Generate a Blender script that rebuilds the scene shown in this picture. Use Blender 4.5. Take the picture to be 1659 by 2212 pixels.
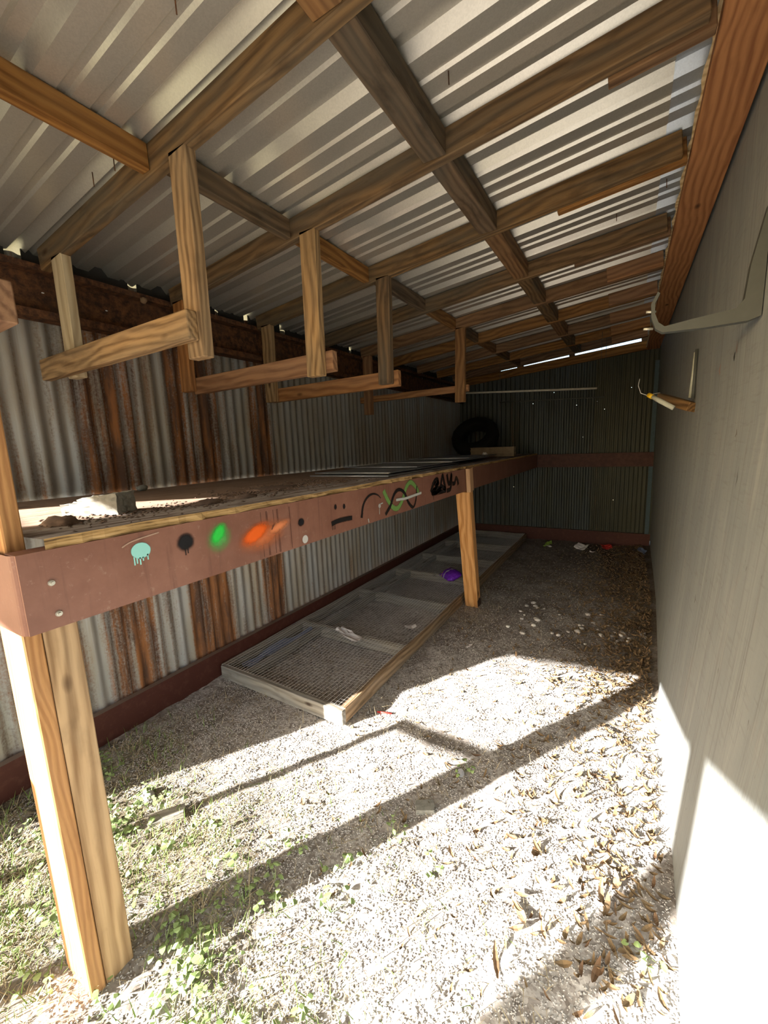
import bpy, bmesh, math, random
import numpy as np
from mathutils import Vector, Matrix, Quaternion
random.seed(7); rng = np.random.default_rng(7)
for o in list(bpy.data.objects): bpy.data.objects.remove(o)
S = bpy.context.scene
COL = S.collection

# ------------------------------------------------------------------ camera
FPX = 875.0
cd = bpy.data.cameras.new('camera'); cd.sensor_fit = 'HORIZONTAL'; cd.sensor_width = 36
cd.lens = 36 * FPX / 1659; cd.clip_start = .02; cd.clip_end = 200
cam = bpy.data.objects.new('camera', cd); COL.objects.link(cam)
R_ = Vector((0.860502, 0.507941, -0.039141)); U_ = Vector((-0.047351, 0.156241, 0.986583)); F_ = Vector((-0.507242, 0.847104, -0.158497))
m = Matrix((R_, U_, -F_)).transposed().to_4x4(); m.translation = Vector((0, 0, 1.463))
cam.matrix_world = m; S.camera = cam

# ------------------------------------------------------------------ light
TE = .375                                   # tangent of the sun's elevation
SD = Vector((.527, .85, -TE))               # direction the sunlight travels
w = bpy.data.worlds.new('sky'); S.world = w; w.use_nodes = True
wn = w.node_tree.nodes; wl = w.node_tree.links
sky = wn.new('ShaderNodeTexSky'); sky.sky_type = 'NISHITA'; sky.sun_disc = False
sky.sun_elevation = math.atan(TE); sky.sun_rotation = math.atan2(-SD.x, -SD.y); sky.dust_density = 2.0; sky.ozone_density = 1.0
bg = wn['Background']; bg.inputs['Strength'].default_value = .3
wl.new(sky.outputs[0], bg.inputs['Color'])
sl = bpy.data.lights.new('sun', 'SUN'); sl.energy = 24.0; sl.color = (1, .95, .89); sl.angle = math.radians(.55)
sun = bpy.data.objects.new('sun', sl); COL.objects.link(sun); sun.rotation_euler = SD.to_track_quat('-Z', 'Y').to_euler(); sun.location = (-8, -12, 8)
S.view_settings.view_transform = 'Standard'; S.view_settings.look = 'None'; S.view_settings.gamma = 1
S.view_settings.use_curve_mapping = False
S.view_settings.exposure = .72

# ------------------------------------------------------------------ material kit
class N:
    def __init__(s, name):
        s.m = bpy.data.materials.new(name); s.m.use_nodes = True
        s.t = s.m.node_tree; s.n = s.t.nodes; s.l = s.t.links
        s.b = s.n['Principled BSDF']; s.out = s.n['Material Output']
    def put(s, sock, v):
        if hasattr(v, 'node'): s.l.new(v, sock)
        elif isinstance(v, (tuple, list)) and len(v) == 3 and sock.type == 'RGBA': sock.default_value = (*v, 1)
        else: sock.default_value = v
    def co(s, kind='Object'): return s.n.new('ShaderNodeTexCoord').outputs[kind]
    def mp(s, v, sc=(1, 1, 1), loc=(0, 0, 0), rot=(0, 0, 0)):
        q = s.n.new('ShaderNodeMapping'); s.put(q.inputs['Vector'], v); s.put(q.inputs['Scale'], sc); s.put(q.inputs['Location'], loc); s.put(q.inputs['Rotation'], rot); return q.outputs[0]
    def noise(s, v, sc, det=3, rough=.55, dist=0):
        q = s.n.new('ShaderNodeTexNoise'); s.put(q.inputs['Vector'], v); q.inputs['Scale'].default_value = sc; q.inputs['Detail'].default_value = det
        q.inputs['Roughness'].default_value = rough; q.inputs['Distortion'].default_value = dist; return q.outputs['Fac']
    def vor(s, v, sc, out='Color', feat='F1'):
        q = s.n.new('ShaderNodeTexVoronoi'); q.feature = feat; s.put(q.inputs['Vector'], v); q.inputs['Scale'].default_value = sc; return q.outputs[out]
    def wave(s, v, sc, dist=2, det=2, dsc=1, typ='RINGS', direc='X'):
        q = s.n.new('ShaderNodeTexWave'); q.wave_type = typ
        if typ == 'RINGS': q.rings_direction = direc
        else: q.bands_direction = direc
        s.put(q.inputs['Vector'], v); q.inputs['Scale'].default_value = sc; q.inputs['Distortion'].default_value = dist
        q.inputs['Detail'].default_value = det; q.inputs['Detail Scale'].default_value = dsc; return q.outputs['Fac']
    def ramp(s, f, st, interp='LINEAR'):
        q = s.n.new('ShaderNodeValToRGB'); q.color_ramp.interpolation = interp; s.put(q.inputs[0], f); e = q.color_ramp.elements
        while len(e) < len(st): e.new(.5)
        for a, (p_, c) in zip(e, st):
            a.position = p_; a.color = (c, c, c, 1) if isinstance(c, (int, float)) else (*c, 1)
        return q.outputs[0]
    def mix(s, f, a, b, bt='MIX'):
        q = s.n.new('ShaderNodeMix'); q.data_type = 'RGBA'; q.blend_type = bt; s.put(q.inputs['Factor'], f)
        s.put(q.inputs[6], a); s.put(q.inputs[7], b); return q.outputs[2]
    def ma(s, op, a, b=0.0, clamp=False):
        q = s.n.new('ShaderNodeMath'); q.operation = op; q.use_clamp = clamp; s.put(q.inputs[0], a); s.put(q.inputs[1], b); return q.outputs[0]
    def sep(s, v):
        q = s.n.new('ShaderNodeSeparateXYZ'); s.put(q.inputs[0], v); return q.outputs
    def rnd(s): return s.n.new('ShaderNodeObjectInfo').outputs['Random']
    def hsv(s, c, h=.5, sa=1, v=1):
        q = s.n.new('ShaderNodeHueSaturation'); s.put(q.inputs['Color'], c); s.put(q.inputs['Hue'], h); s.put(q.inputs['Saturation'], sa); s.put(q.inputs['Value'], v); return q.outputs[0]
    def bump(s, h, st=.3, d=.01):
        q = s.n.new('ShaderNodeBump'); q.inputs['Strength'].default_value = st; q.inputs['Distance'].default_value = d; s.put(q.inputs['Height'], h); s.l.new(q.outputs[0], s.b.inputs['Normal'])
    def fin(s, col, rough=.7, metal=0.0, spec=.3):
        s.put(s.b.inputs['Base Color'], col); s.put(s.b.inputs['Roughness'], rough); s.put(s.b.inputs['Metallic'], metal); s.b.inputs['Specular IOR Level'].default_value = spec
        return s.m

def wood(name, light, dark, grey=(.2, .17, .13), greyamt=.3, ring=9, stain=.5):
    """boards carry their length along local X"""
    k = N(name); c = k.co(); r = k.rnd()
    off = k.n.new('ShaderNodeCombineXYZ'); k.put(off.inputs[0], k.ma('MULTIPLY', r, 37.)); k.put(off.inputs[1], k.ma('MULTIPLY', r, 11.)); k.put(off.inputs[2], k.ma('MULTIPLY', r, 5.3))
    q = k.n.new('ShaderNodeVectorMath'); q.operation = 'ADD'; k.put(q.inputs[0], c); k.put(q.inputs[1], off.outputs[0]); v = q.outputs[0]
    wob = k.noise(k.mp(v, (1.6, 3, 3)), 1, 2, .5)
    cw = k.n.new('ShaderNodeCombineXYZ'); k.put(cw.inputs[1], k.ma('MULTIPLY', wob, .11)); k.put(cw.inputs[2], k.ma('MULTIPLY', wob, .06))
    q2 = k.n.new('ShaderNodeVectorMath'); q2.operation = 'ADD'; k.put(q2.inputs[0], k.mp(v, (.12, 1, 1.2), rot=(.5, 0, 0))); k.put(q2.inputs[1], cw.outputs[0])
    rings = k.wave(q2.outputs[0], ring * 1.7, 2.2, 3, 3.5, 'RINGS', 'X')
    fine = k.noise(k.mp(v, (2.5, 90, 90)), 1, 3)
    f = k.ma('ADD', k.ma('MULTIPLY', rings, .45), k.ma('MULTIPLY', fine, .7))
    col = k.ramp(f, [(.25, dark), (.5, tuple((a + b) / 2 for a, b in zip(light, dark))), (.8, light)])
    blot = k.noise(k.mp(v, (1.2, 7, 7)), 1.3, 4, .6)
    col = k.mix(k.ma('MULTIPLY', k.ramp(blot, [(.42, 0.), (.62, 1.)]), greyamt), col, grey)
    st = k.noise(k.mp(v, (2, 5, 5)), 2.2, 4, .65)
    col = k.mix(k.ma('MULTIPLY', k.ramp(st, [(.55, 0.), (.7, 1.)]), stain), col, tuple(x * .35 for x in dark))
    kn = k.vor(k.mp(v, (2.2, 5, 5)), 1.1, 'Distance')
    col = k.mix(k.ramp(kn, [(.03, .85), (.09, 0.)]), col, (.035, .015, .008))
    col = k.hsv(col, .5, k.ma('ADD', .85, k.ma('MULTIPLY', r, .3)), k.ma('ADD', .8, k.ma('MULTIPLY', r, .4)))
    k.bump(f, .35, .004)
    return k.fin(col, .78, 0, .2)

M = {}
M['rafter'] = wood('weathered_rafter_wood', (.2, .125, .065), (.075, .045, .024), (.09, .078, .058), .65, 8, .5)
M['rafter2'] = wood('brown_rafter_wood', (.27, .145, .063), (.125, .058, .025), (.14, .098, .058), .3, 8, .35)
M['hanger'] = wood('yellow_brown_rack_wood', (.36, .235, .125), (.135, .08, .04), (.22, .17, .115), .4, 10, .25)
M['hanger2'] = wood('orange_brown_rack_wood', (.36, .18, .08), (.18, .08, .035), (.26, .16, .1), .3, 8, .2)
M['pale'] = wood('pale_split_wood', (.62, .5, .31), (.36, .25, .13), (.5, .42, .3), .3, 6, .2)
M['plate'] = wood('orange_plate_wood', (.55, .215, .045), (.3, .098, .018), (.42, .155, .04), .2, 7, .2)
M['post'] = wood('yellow_post_wood', (.5, .34, .19), (.25, .15, .075), (.3, .24, .16), .35, 6, .25)
M['post2'] = wood('orange_post_wood', (.42, .24, .12), (.27, .14, .07), (.36, .23, .14), .35, 16, .1)
M['midpost'] = wood('fresh_pine_post_wood', (.62, .37, .19), (.38, .19, .085), (.45, .27, .15), .2, 7, .15)
M['greywood'] = wood('grey_weathered_wood', (.4, .36, .29), (.17, .14, .1), (.33, .33, .32), .6, 8, .5)
M['darkwood'] = wood('brown_frame_wood', (.34, .24, .15), (.15, .1, .06), (.26, .23, .19), .6, 8, .4)

def m_roof(tint, name):
    k = N(name); c = k.co()
    sp = k.vor(c, 260, 'Color'); g = k.sep(sp)[0]
    d = k.noise(k.mp(c, (.7, 2, 1)), 2.5, 4, .6)
    col = k.mix(g, tuple(x * .9 for x in tint), tint); col = k.mix(k.ramp(d, [(.4, 0.), (.8, .4)]), col, tuple(x * .72 for x in tint))
    k.bump(d, .08, .01)
    return k.fin(col, .36, .72, .4)
M['roof'] = m_roof((.66, .63, .56), 'galvalume_roof_metal')
M['flash'] = m_roof((.66, .72, .8), 'bluish_roof_metal')

def m_corr(name, axis, stops, base=(.36, .37, .37), tan=(.32, .275, .21), rustd=(.105, .055, .034), rusto=(.3, .125, .045), L=6.4, lo=0.0):
    k = N(name); c = k.co(); s_ = k.sep(c); a = s_[axis]; z = s_[2]
    f = k.ramp(k.ma('DIVIDE', k.ma('SUBTRACT', a, lo), L), [((p_ - lo) / L, v) for p_, v in stops])
    sc = (6, 6, .35) 
    st = k.noise(k.mp(c, (30, 30, .9)), 1, 4, .6)
    big = k.noise(k.mp(c, (7, 7, 1.1)), 1, 4, .6)
    gr = k.noise(c, 90, 4, .7)
    rust = k.ma('ADD', f, k.ma('MULTIPLY', k.ma('SUBTRACT', st, .5), 1.7)); rust = k.ma('ADD', rust, k.ma('MULTIPLY', k.ma('SUBTRACT', gr, .5), .9)); rust = k.ma('ADD', rust, k.ma('MULTIPLY', k.ma('SUBTRACT', big, .5), .7))
    rust = k.ma('SUBTRACT', rust, k.ma('MULTIPLY', k.ramp(k.ma('DIVIDE', z, 2.4), [(.5, 0.), (.6, 1.)]), .04)); rm = k.ramp(rust, [(.3, 0.), (.75, 1.)])
    g = k.mix(k.ramp(big, [(.35, 0.), (.65, 1.)]), base, tan); g = k.mix(k.ramp(k.noise(k.mp(c, (60, 60, 1.2)), 1, 4, .7), [(.5, 0.), (.75, .6)]), g, tuple(min(.45, x * 1.65) for x in base))
    rc = k.mix(k.ramp(k.noise(k.mp(c, (22, 22, 3)), 1, 4, .65), [(.42, 0.), (.62, 1.)]), rustd, rusto)
    col = k.mix(rm, g, rc)
    k.bump(gr, .12, .004)
    return k.fin(col, k.ma('ADD', .48, k.ma('MULTIPLY', rm, .35)), k.ma('MULTIPLY', k.ma('SUBTRACT', 1., rm), .25), .35)
M['corr_left'] = m_corr('rusty_corrugated_iron', 1, [(0, .35), (.8, .3), (.93, .25), (1.0, .68), (1.2, .72), (1.28, .4), (1.42, .2), (1.47, .8), (1.7, .8), (1.78, .55), (1.88, .25), (2.02, .25), (2.06, .75), (2.24, .8), (2.255, .12), (2.86, .14), (2.9, .08), (6.4, .1)])
M['corr_back'] = m_corr('dull_grey_corrugated_iron', 0, [(-2.4, .1), (-1.5, .15), (-1, .12), (.4, .1)], (.072, .084, .086), (.062, .067, .052), L=2.9, lo=-2.4)  # grey and greenish back sheets: lowered base carries the dim far end's shade
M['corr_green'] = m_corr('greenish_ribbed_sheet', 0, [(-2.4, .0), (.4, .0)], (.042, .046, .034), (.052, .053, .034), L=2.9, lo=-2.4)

k = N('red_oxide_steel'); c = k.co()
a = k.noise(k.mp(c, (3, 3, 3)), 2, 5, .65); b = k.noise(k.mp(c, (40, 40, 2.5)), 1, 4, .6); d = k.noise(c, 55, 5, .75)
col = k.mix(k.ramp(a, [(.35, 0.), (.7, 1.)]), (.2, .085, .055), (.27, .125, .085))
col = k.mix(k.ramp(b, [(.58, 0.), (.72, .45)]), col, (.12, .05, .035)); col = k.mix(k.ramp(d, [(.6, 0.), (.72, .5)]), col, (.4, .26, .2))
k.bump(d, .06, .003); M['channel'] = k.fin(col, .5, 0, .45)
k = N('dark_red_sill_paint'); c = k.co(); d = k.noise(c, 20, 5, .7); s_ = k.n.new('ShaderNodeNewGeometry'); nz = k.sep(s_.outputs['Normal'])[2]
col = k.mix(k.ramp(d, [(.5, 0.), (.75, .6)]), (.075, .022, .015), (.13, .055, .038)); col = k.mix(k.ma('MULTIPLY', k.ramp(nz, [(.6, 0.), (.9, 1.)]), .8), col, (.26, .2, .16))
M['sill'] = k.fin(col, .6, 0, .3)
M['girt'] = None
k = N('rusted_beam_steel'); c = k.co(); d = k.noise(c, 30, 6, .75); e = k.noise(c, 5, 4)
col = k.mix(k.ramp(d, [(.4, 0.), (.7, 1.)]), (.045, .024, .016), (.2, .085, .035)); col = k.mix(k.ramp(e, [(.55, 0.), (.7, .5)]), col, (.11, .06, .035))
k.bump(d, .3, .004); M['beam'] = k.fin(col, .8, 0, .2)

k = N('grey_painted_plywood'); c = k.co(); g = k.noise(k.mp(c, (3, 3, .6)), 2, 5, .6); st = k.noise(k.mp(c, (20, 60, 1.2)), 1, 4, .65); h = k.noise(k.mp(c, (30, 8, 70)), 1, 3, .6)
col = k.mix(k.ramp(g, [(.35, 0.), (.7, 1.)]), (.26, .283, .285), (.325, .342, .335)); col = k.mix(k.ramp(st, [(.52, 0.), (.7, .7)]), col, (.19, .195, .19)); col = k.mix(k.ramp(h, [(.55, 0.), (.7, .35)]), col, (.2, .2, .19)); col = k.mix(k.ramp(k.noise(k.mp(c, (8, 12, 1.5)), 1, 5, .7), [(.55, 0.), (.72, .45)]), col, (.46, .46, .44))
pk = k.noise(k.mp(c, (4, 4, 2)), 2.3, 3); col = k.mix(k.ramp(pk, [(.6, 0.), (.8, .35)]), col, (.33, .285, .25))
spk = k.noise(k.mp(c, (50, 50, 18)), 1, 2); col = k.mix(k.ramp(spk, [(.74, 0.), (.78, .8)]), col, (.1, .09, .08))
cy = k.sep(c)[1]; sm = k.ma('ABSOLUTE', k.ma('SUBTRACT', k.ma('FRACT', k.ma('DIVIDE', k.ma('ADD', cy, .35), .2032)), .5))
k.bump(k.ma('ADD', st, k.ma('MULTIPLY', h, .5)), .25, .004); M['ply'] = k.fin(col, .75, 0, .3)

k = N('weathered_plywood_top'); c = k.co(); g = k.noise(k.mp(c, (14, 2, 14)), 2, 5, .65); d = k.noise(c, 9, 6, .7); xx = k.sep(c)[0]
col = k.mix(k.ramp(g, [(.4, 0.), (.65, 1.)]), (.36, .255, .19), (.26, .175, .125))
edge = k.ramp(k.ma('ADD', xx, k.ma('MULTIPLY', k.ma('SUBTRACT', d, .5), .4)), [(0., 0.), (1., 1.)])
em = k.ma('GREATER_THAN', k.ma('ADD', xx, k.ma('MULTIPLY', k.ma('SUBTRACT', d, .5), .5)), -1.36)
col = k.mix(em, col, k.mix(k.ramp(k.noise(k.mp(c, (30, 4, 30)), 1, 5, .7), [(.4, 0.), (.6, 1.)]), (.5, .46, .44), (.2, .15, .125)))
col = k.mix(k.ramp(d, [(.58, 0.), (.7, .7)]), col, (.1, .07, .055))
k.bump(k.ma('ADD', d, g), .5, .008); M['ptop'] = k.fin(col, .85, 0, .15)
k = N('split_plywood_edge'); c = k.co(); z = k.sep(c)[2]; d = k.noise(k.mp(c, (1, 6, 160)), 1, 4, .7)
M['pedge'] = k.fin(k.ramp(d, [(.35, (.1, .06, .03)), (.5, (.4, .25, .1)), (.68, (.55, .38, .19))]), .85, 0, .15)

# ground
k = N('crushed_shell_ground'); c = k.co(); s_ = k.sep(c)
v = k.vor(c, 95, 'Color'); v2 = k.vor(c, 45, 'Color'); vs = k.sep(v)
col = k.ramp(vs[0], [(.0, (.18, .16, .145)), (.3, (.37, .34, .315)), (.6, (.56, .535, .505)), (1., (.72, .7, .67))])
col = k.mix(.35, col, k.ramp(k.sep(v2)[1], [(.0, (.2, .16, .13)), (1., (.66, .62, .58))]))
soil = k.noise(c, 2.2, 5, .65); soil2 = k.noise(c, 7, 5, .65)
col = k.mix(k.ramp(k.ma('ADD', k.ma('MULTIPLY', soil, .7), k.ma('MULTIPLY', soil2, .3)), [(.46, 0.), (.6, .8)]), col, k.ramp(vs[1], [(0, (.13, .11, .095)), (1, (.31, .27, .235))]))
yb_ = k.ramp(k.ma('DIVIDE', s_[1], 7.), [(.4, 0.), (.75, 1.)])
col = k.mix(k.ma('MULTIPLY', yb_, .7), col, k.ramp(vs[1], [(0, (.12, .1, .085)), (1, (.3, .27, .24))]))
lf = k.ramp(k.ma('ADD', s_[0], k.ma('MULTIPLY', k.ma('SUBTRACT', soil, .5), 1.2)), [(0., 0.), (.3, 1.)])
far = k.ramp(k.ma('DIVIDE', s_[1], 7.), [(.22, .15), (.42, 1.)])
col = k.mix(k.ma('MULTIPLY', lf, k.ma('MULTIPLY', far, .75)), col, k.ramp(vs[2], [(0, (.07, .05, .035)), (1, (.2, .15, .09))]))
gf = k.ma('MULTIPLY', k.ramp(k.ma('DIVIDE', s_[1], 3.), [(.22, 1.), (.48, 0.)]), k.ramp(k.ma('ADD', k.ma('MULTIPLY', s_[0], .3), 1.), [(.45, 1.), (.85, 0.)]))
gf = k.ma('MULTIPLY', gf, k.ramp(soil2, [(.32, .35), (.52, 1.)]))
col = k.mix(k.ma('MULTIPLY', gf, .95), col, k.ramp(vs[1], [(0, (.045, .036, .022)), (.6, (.12, .095, .055)), (1, (.24, .2, .13))]))
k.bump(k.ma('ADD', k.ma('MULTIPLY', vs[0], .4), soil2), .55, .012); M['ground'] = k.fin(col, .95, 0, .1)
k = N('outdoor_grass_ground'); c = k.co(); n_ = k.noise(c, 3, 6, .7); M['lawn'] = k.fin(k.ramp(n_, [(.35, (.14, .14, .07)), (.65, (.34, .3, .2))]), .95, 0, .1)

k = N('dark_red_girt_paint'); d = k.noise(k.co(), 18, 5, .7); M['girt'] = k.fin(k.mix(k.ramp(d, [(.4, 0.), (.7, 1.)]), (.07, .026, .018), (.11, .045, .032)), .6)  # channel red darkened; the far end's dimness is put into the colour
def plain(name, col, rough=.7, metal=0.0, var=.25, sc=40, spec=.3, rv=0.0):
    k = N(name); c = k.co(); n_ = k.noise(c, sc, 4, .65)
    cc = k.mix(n_, tuple(x * (1 - var) for x in col), tuple(min(1, x * (1 + var)) for x in col))
    if rv: cc = k.hsv(cc, k.ma('ADD', .5 - rv * .04, k.ma('MULTIPLY', k.rnd(), rv * .08)), 1, k.ma('ADD', 1 - rv, k.ma('MULTIPLY', k.rnd(), 2 * rv)))
    k.bump(n_, .15, .003); return k.fin(cc, rough, metal, spec)
M['concrete'] = plain('rough_concrete', (.25, .245, .215), .95, 0, .55, 60)
M['steel'] = plain('dull_zinc_sheet', (.3, .32, .34), .4, .6, .15, 12)
M['zinc'] = plain('zinc_bolt', (.55, .53, .45), .4, .6, .2)
M['wire'] = plain('galvanised_wire', (.78, .77, .75), .5, .2, .2, 30)
M['darksteel'] = plain('grey_painted_bracket', (.085, .09, .08), .6, 0, .15, 30)
M['tire'] = plain('black_rubber', (.012, .012, .012), .8, 0, .3)
M['logwood'] = plain('rough_log', (.2, .15, .1), .9, 0, .4, 25)
M['paper'] = plain('dirty_white_paper', (.7, .67, .66), .8, 0, .12, 20)
M['blueplastic'] = plain('blue_plastic', (.22, .27, .4), .5, 0, .3, 20)  # bluish shade of the strip under the mesh, also the blue wrapper
M['red'] = plain('red_plastic', (.6, .05, .04), .4)
M['greenfoil'] = plain('green_wrapper', (.35, .55, .1), .35, 0, .3)
M['can'] = plain('bare_metal_cap', (.5, .52, .56), .35, .5)
M['polepaint'] = plain('whitish_rod', (.5, .47, .4), .7, 0, .4, 30)
M['yellow'] = plain('yellow_cap', (.8, .5, .02), .5)
M['whitepipe'] = plain('greyish_white_tube', (.5, .52, .44), .6, 0, .15)
M['stone'] = plain('pale_stone', (.58, .55, .52), .85, 0, .2, 30, .3, .35)
M['pebble'] = plain('gravel_pebbles', (.48, .46, .44), .9, 0, .6, 23)
M['dirt'] = plain('dark_dirt', (.16, .11, .085), .98, 0, .5, 60)
M['litter'] = plain('leaf_litter', (.17, .115, .06), .85, 0, .55, 9)
M['straw'] = plain('dry_straw', (.48, .4, .25), .85, 0, .35, 8)
M['grass'] = plain('green_grass', (.17, .26, .06), .7, 0, .45, 6)
M['nest'] = plain('mud_dauber_nest', (.26, .17, .1), .95, 0, .3, 60)
k = N('dry_leaf'); r = k.rnd(); c = k.co(); n_ = k.noise(c, 60, 3)
col = k.mix(.25, k.ramp(r, [(0, (.09, .045, .025)), (.4, (.17, .095, .05)), (.75, (.27, .18, .1)), (1, (.15, .12, .07))]), k.ramp(n_, [(.3, (.1, .05, .03)), (.7, (.4, .28, .15))])); M['leaf'] = k.fin(col, .7, 0, .3)
k = N('weed_leaf'); r = k.rnd(); c = k.co(); n_ = k.noise(c, 40, 3); col = k.mix(n_, (.2, .3, .09), (.36, .46, .2)); k.b.inputs['Subsurface Weight'].default_value = 0; M['weed'] = k.fin(col, .5, 0, .4)
k = N('purple_foil_bag'); c = k.co(); s_ = k.sep(c)
n1 = k.noise(c, 16, 3, .6, .6); col = k.ramp(n1, [(.5, (.16, .02, .5)), (.66, (.2, .03, .58))])
bandm = k.ma('MULTIPLY', k.ma('GREATER_THAN', s_[0], -.02), k.ma('LESS_THAN', s_[0], .0)); col = k.mix(k.ma('MULTIPLY', bandm, .9), col, (.7, .68, .75))
gold = k.ma('MULTIPLY', k.ma('LESS_THAN', s_[0], -.055), k.ma('GREATER_THAN', k.noise(c, 38, 2), .5)); col = k.mix(gold, col, (.75, .5, .14))
k.bump(k.noise(c, 26, 3), .6, .02); M['bag'] = k.fin(col, .22, .15, .6)

# ------------------------------------------------------------------ object kit
def tag(o, label=None, cat=None, group=None, kind=None):
    if label: o['label'] = label
    if cat: o['category'] = cat
    if group: o['group'] = group
    if kind: o['kind'] = kind
    return o
WM = {}
def par(o, p):
    WM[o.name] = o.matrix_basis.copy()
    if p is not None:
        o.parent = p; o.matrix_parent_inverse = WM.get(p.name, p.matrix_basis).inverted()
    return o
def empty(name, loc, label, cat, group=None):
    o = bpy.data.objects.new(name, None); o.empty_display_size = .05; COL.objects.link(o); o.location = loc
    o.matrix_basis = Matrix.Translation(Vector(loc)); WM[o.name] = o.matrix_basis.copy(); return tag(o, label, cat, group)
def mk(name, me, mat, parent=None, M4=None, smooth=False):
    o = bpy.data.objects.new(name, me); COL.objects.link(o)
    if mat is not None and len(me.materials) == 0: me.materials.append(mat)
    if smooth: me.shade_smooth()
    if M4 is not None: o.matrix_basis = M4
    return par(o, parent)
def bm2(bm, name='mesh'):
    me = bpy.data.meshes.new(name); bmesh.ops.recalc_face_normals(bm, faces=bm.faces); bm.to_mesh(me); bm.free(); return me
def pyd(name, vs, fs):
    me = bpy.data.meshes.new(name); me.from_pydata([tuple(v) for v in vs], [], fs); me.update(); return me
def boxbm(bm, lx, ly, lz, c=(0, 0, 0), bev=0.0):
    r = bmesh.ops.create_cube(bm, size=1); vs = r['verts']
    for v in vs: v.co = Vector((v.co.x * lx + c[0], v.co.y * ly + c[1], v.co.z * lz + c[2]))
    if bev:
        es = {e for v in vs for e in v.link_edges}
        bmesh.ops.bevel(bm, geom=list(es), offset=bev, segments=1, affect='EDGES')
def board(name, p0, p1, wd, th, up, mat, parent=None, bev=.003, sag=0):
    """wd is measured along 'up', th along the third axis; p0-p1 is the centre line"""
    p0, p1, up = Vector(p0), Vector(p1), Vector(up); x = (p1 - p0); L = x.length; x.normalize()
    z = (up - x * up.dot(x)).normalized(); y = z.cross(x)
    bm = bmesh.new(); boxbm(bm, L, th, wd, bev=bev)
    m4 = Matrix((x, y, z)).transposed().to_4x4(); m4.translation = (p0 + p1) / 2
    return mk(name, bm2(bm, name), mat, parent, m4)
def tube(name, pts, rad, mat, parent=None, n=8, M4=None):
    bm = bmesh.new(); rings = []; pts = [Vector(p) for p in pts]; prev = None
    for i, p in enumerate(pts):
        t = (pts[min(i + 1, len(pts) - 1)] - pts[max(i - 1, 0)]).normalized()
        a = Vector((0, 0, 1)) if abs(t.z) < .9 else Vector((1, 0, 0))
        if prev is not None: a = prev
        y = (a - t * a.dot(t)).normalized(); prev = y; z = t.cross(y); r = rad[i] if isinstance(rad, (list, tuple)) else rad
        rings.append([bm.verts.new(p + (y * math.cos(2 * math.pi * q / n) + z * math.sin(2 * math.pi * q / n)) * r) for q in range(n)])
    for a, b in zip(rings, rings[1:]):
        for q in range(n): bm.faces.new((a[q], a[(q + 1) % n], b[(q + 1) % n], b[q]))
    bm.faces.new(rings[0]); bm.faces.new(rings[-1])
    return mk(name, bm2(bm, name), mat, parent, M4, True)
def extr(name, pts, axis, lo, hi, mat, parent=None, bev=0):
    """polygon extruded along an axis"""
    def P(a, b, h): return {0: (h, a, b), 1: (a, h, b), 2: (a, b, h)}[axis]
    bm = bmesh.new(); A = [bm.verts.new(P(a, b, lo)) for a, b in pts]; B = [bm.verts.new(P(a, b, hi)) for a, b in pts]
    bm.faces.new(A); bm.faces.new(B); n = len(pts)
    for i in range(n): bm.faces.new((A[i], A[(i + 1) % n], B[(i + 1) % n], B[i]))
    if bev: bmesh.ops.bevel(bm, geom=list(bm.edges), offset=bev, segments=2, affect='EDGES')
    return mk(name, bm2(bm, name), mat, parent)
def ordn(i): return ['first', 'second', 'third', 'fourth', 'fifth', 'sixth', 'seventh', 'eighth', 'ninth', 'tenth', 'eleventh', 'twelfth'][i]

XL, XR, YB, XT, ZT = -2.30, .315, 6.35, -1.114, 1.263
def zb(x, y): return 2.272 + .1 * (x + 2.22) + .012 * (y - .93) + (.045 * ((y - 4) / 2.3) ** 2 if y > 4 else 0)     # underside of the rafters
def gz(x, y):
    h = .006 * math.sin(3.1 * x + 1.7 * y) + .005 * math.sin(7.3 * x - 4.1 * y + 1) + .003 * math.sin(17 * x + 13 * y)
    h += .035 * max(0, min(1, (x + .05) / .35)) ** 2 * (1 if y > 1.2 else max(0, y - .2))
    return h - .004

# ------------------------------------------------------------------ setting: ground
xs = np.concatenate([np.linspace(-9, -2.45, 14), np.linspace(-2.4, .4, 113), np.linspace(.5, 6, 9)])
ys = np.concatenate([np.linspace(-14, -.3, 24), np.linspace(-.25, 6.4, 200), np.linspace(6.5, 14, 12)])
V = [(x, y, gz(x, y) + (rng.normal(0, .0022) if -2.4 < x < .4 and 0 < y < 6.4 else 0)) for y in ys for x in xs]
nx = len(xs); F = [(j * nx + i, j * nx + i + 1, (j + 1) * nx + i + 1, (j + 1) * nx + i) for j in range(len(ys) - 1) for i in range(nx - 1)]
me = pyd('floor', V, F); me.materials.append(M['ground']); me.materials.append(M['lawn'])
for p_ in me.polygons:
    if p_.center.x < -2.5 or p_.center.x > .5 or p_.center.y > 6.5 or p_.center.y < -6: p_.material_index = 1
me.shade_smooth(); tag(mk('floor', me, None), 'pale crushed gravel and dirt ground of the shed', None, None, 'structure')

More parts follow.
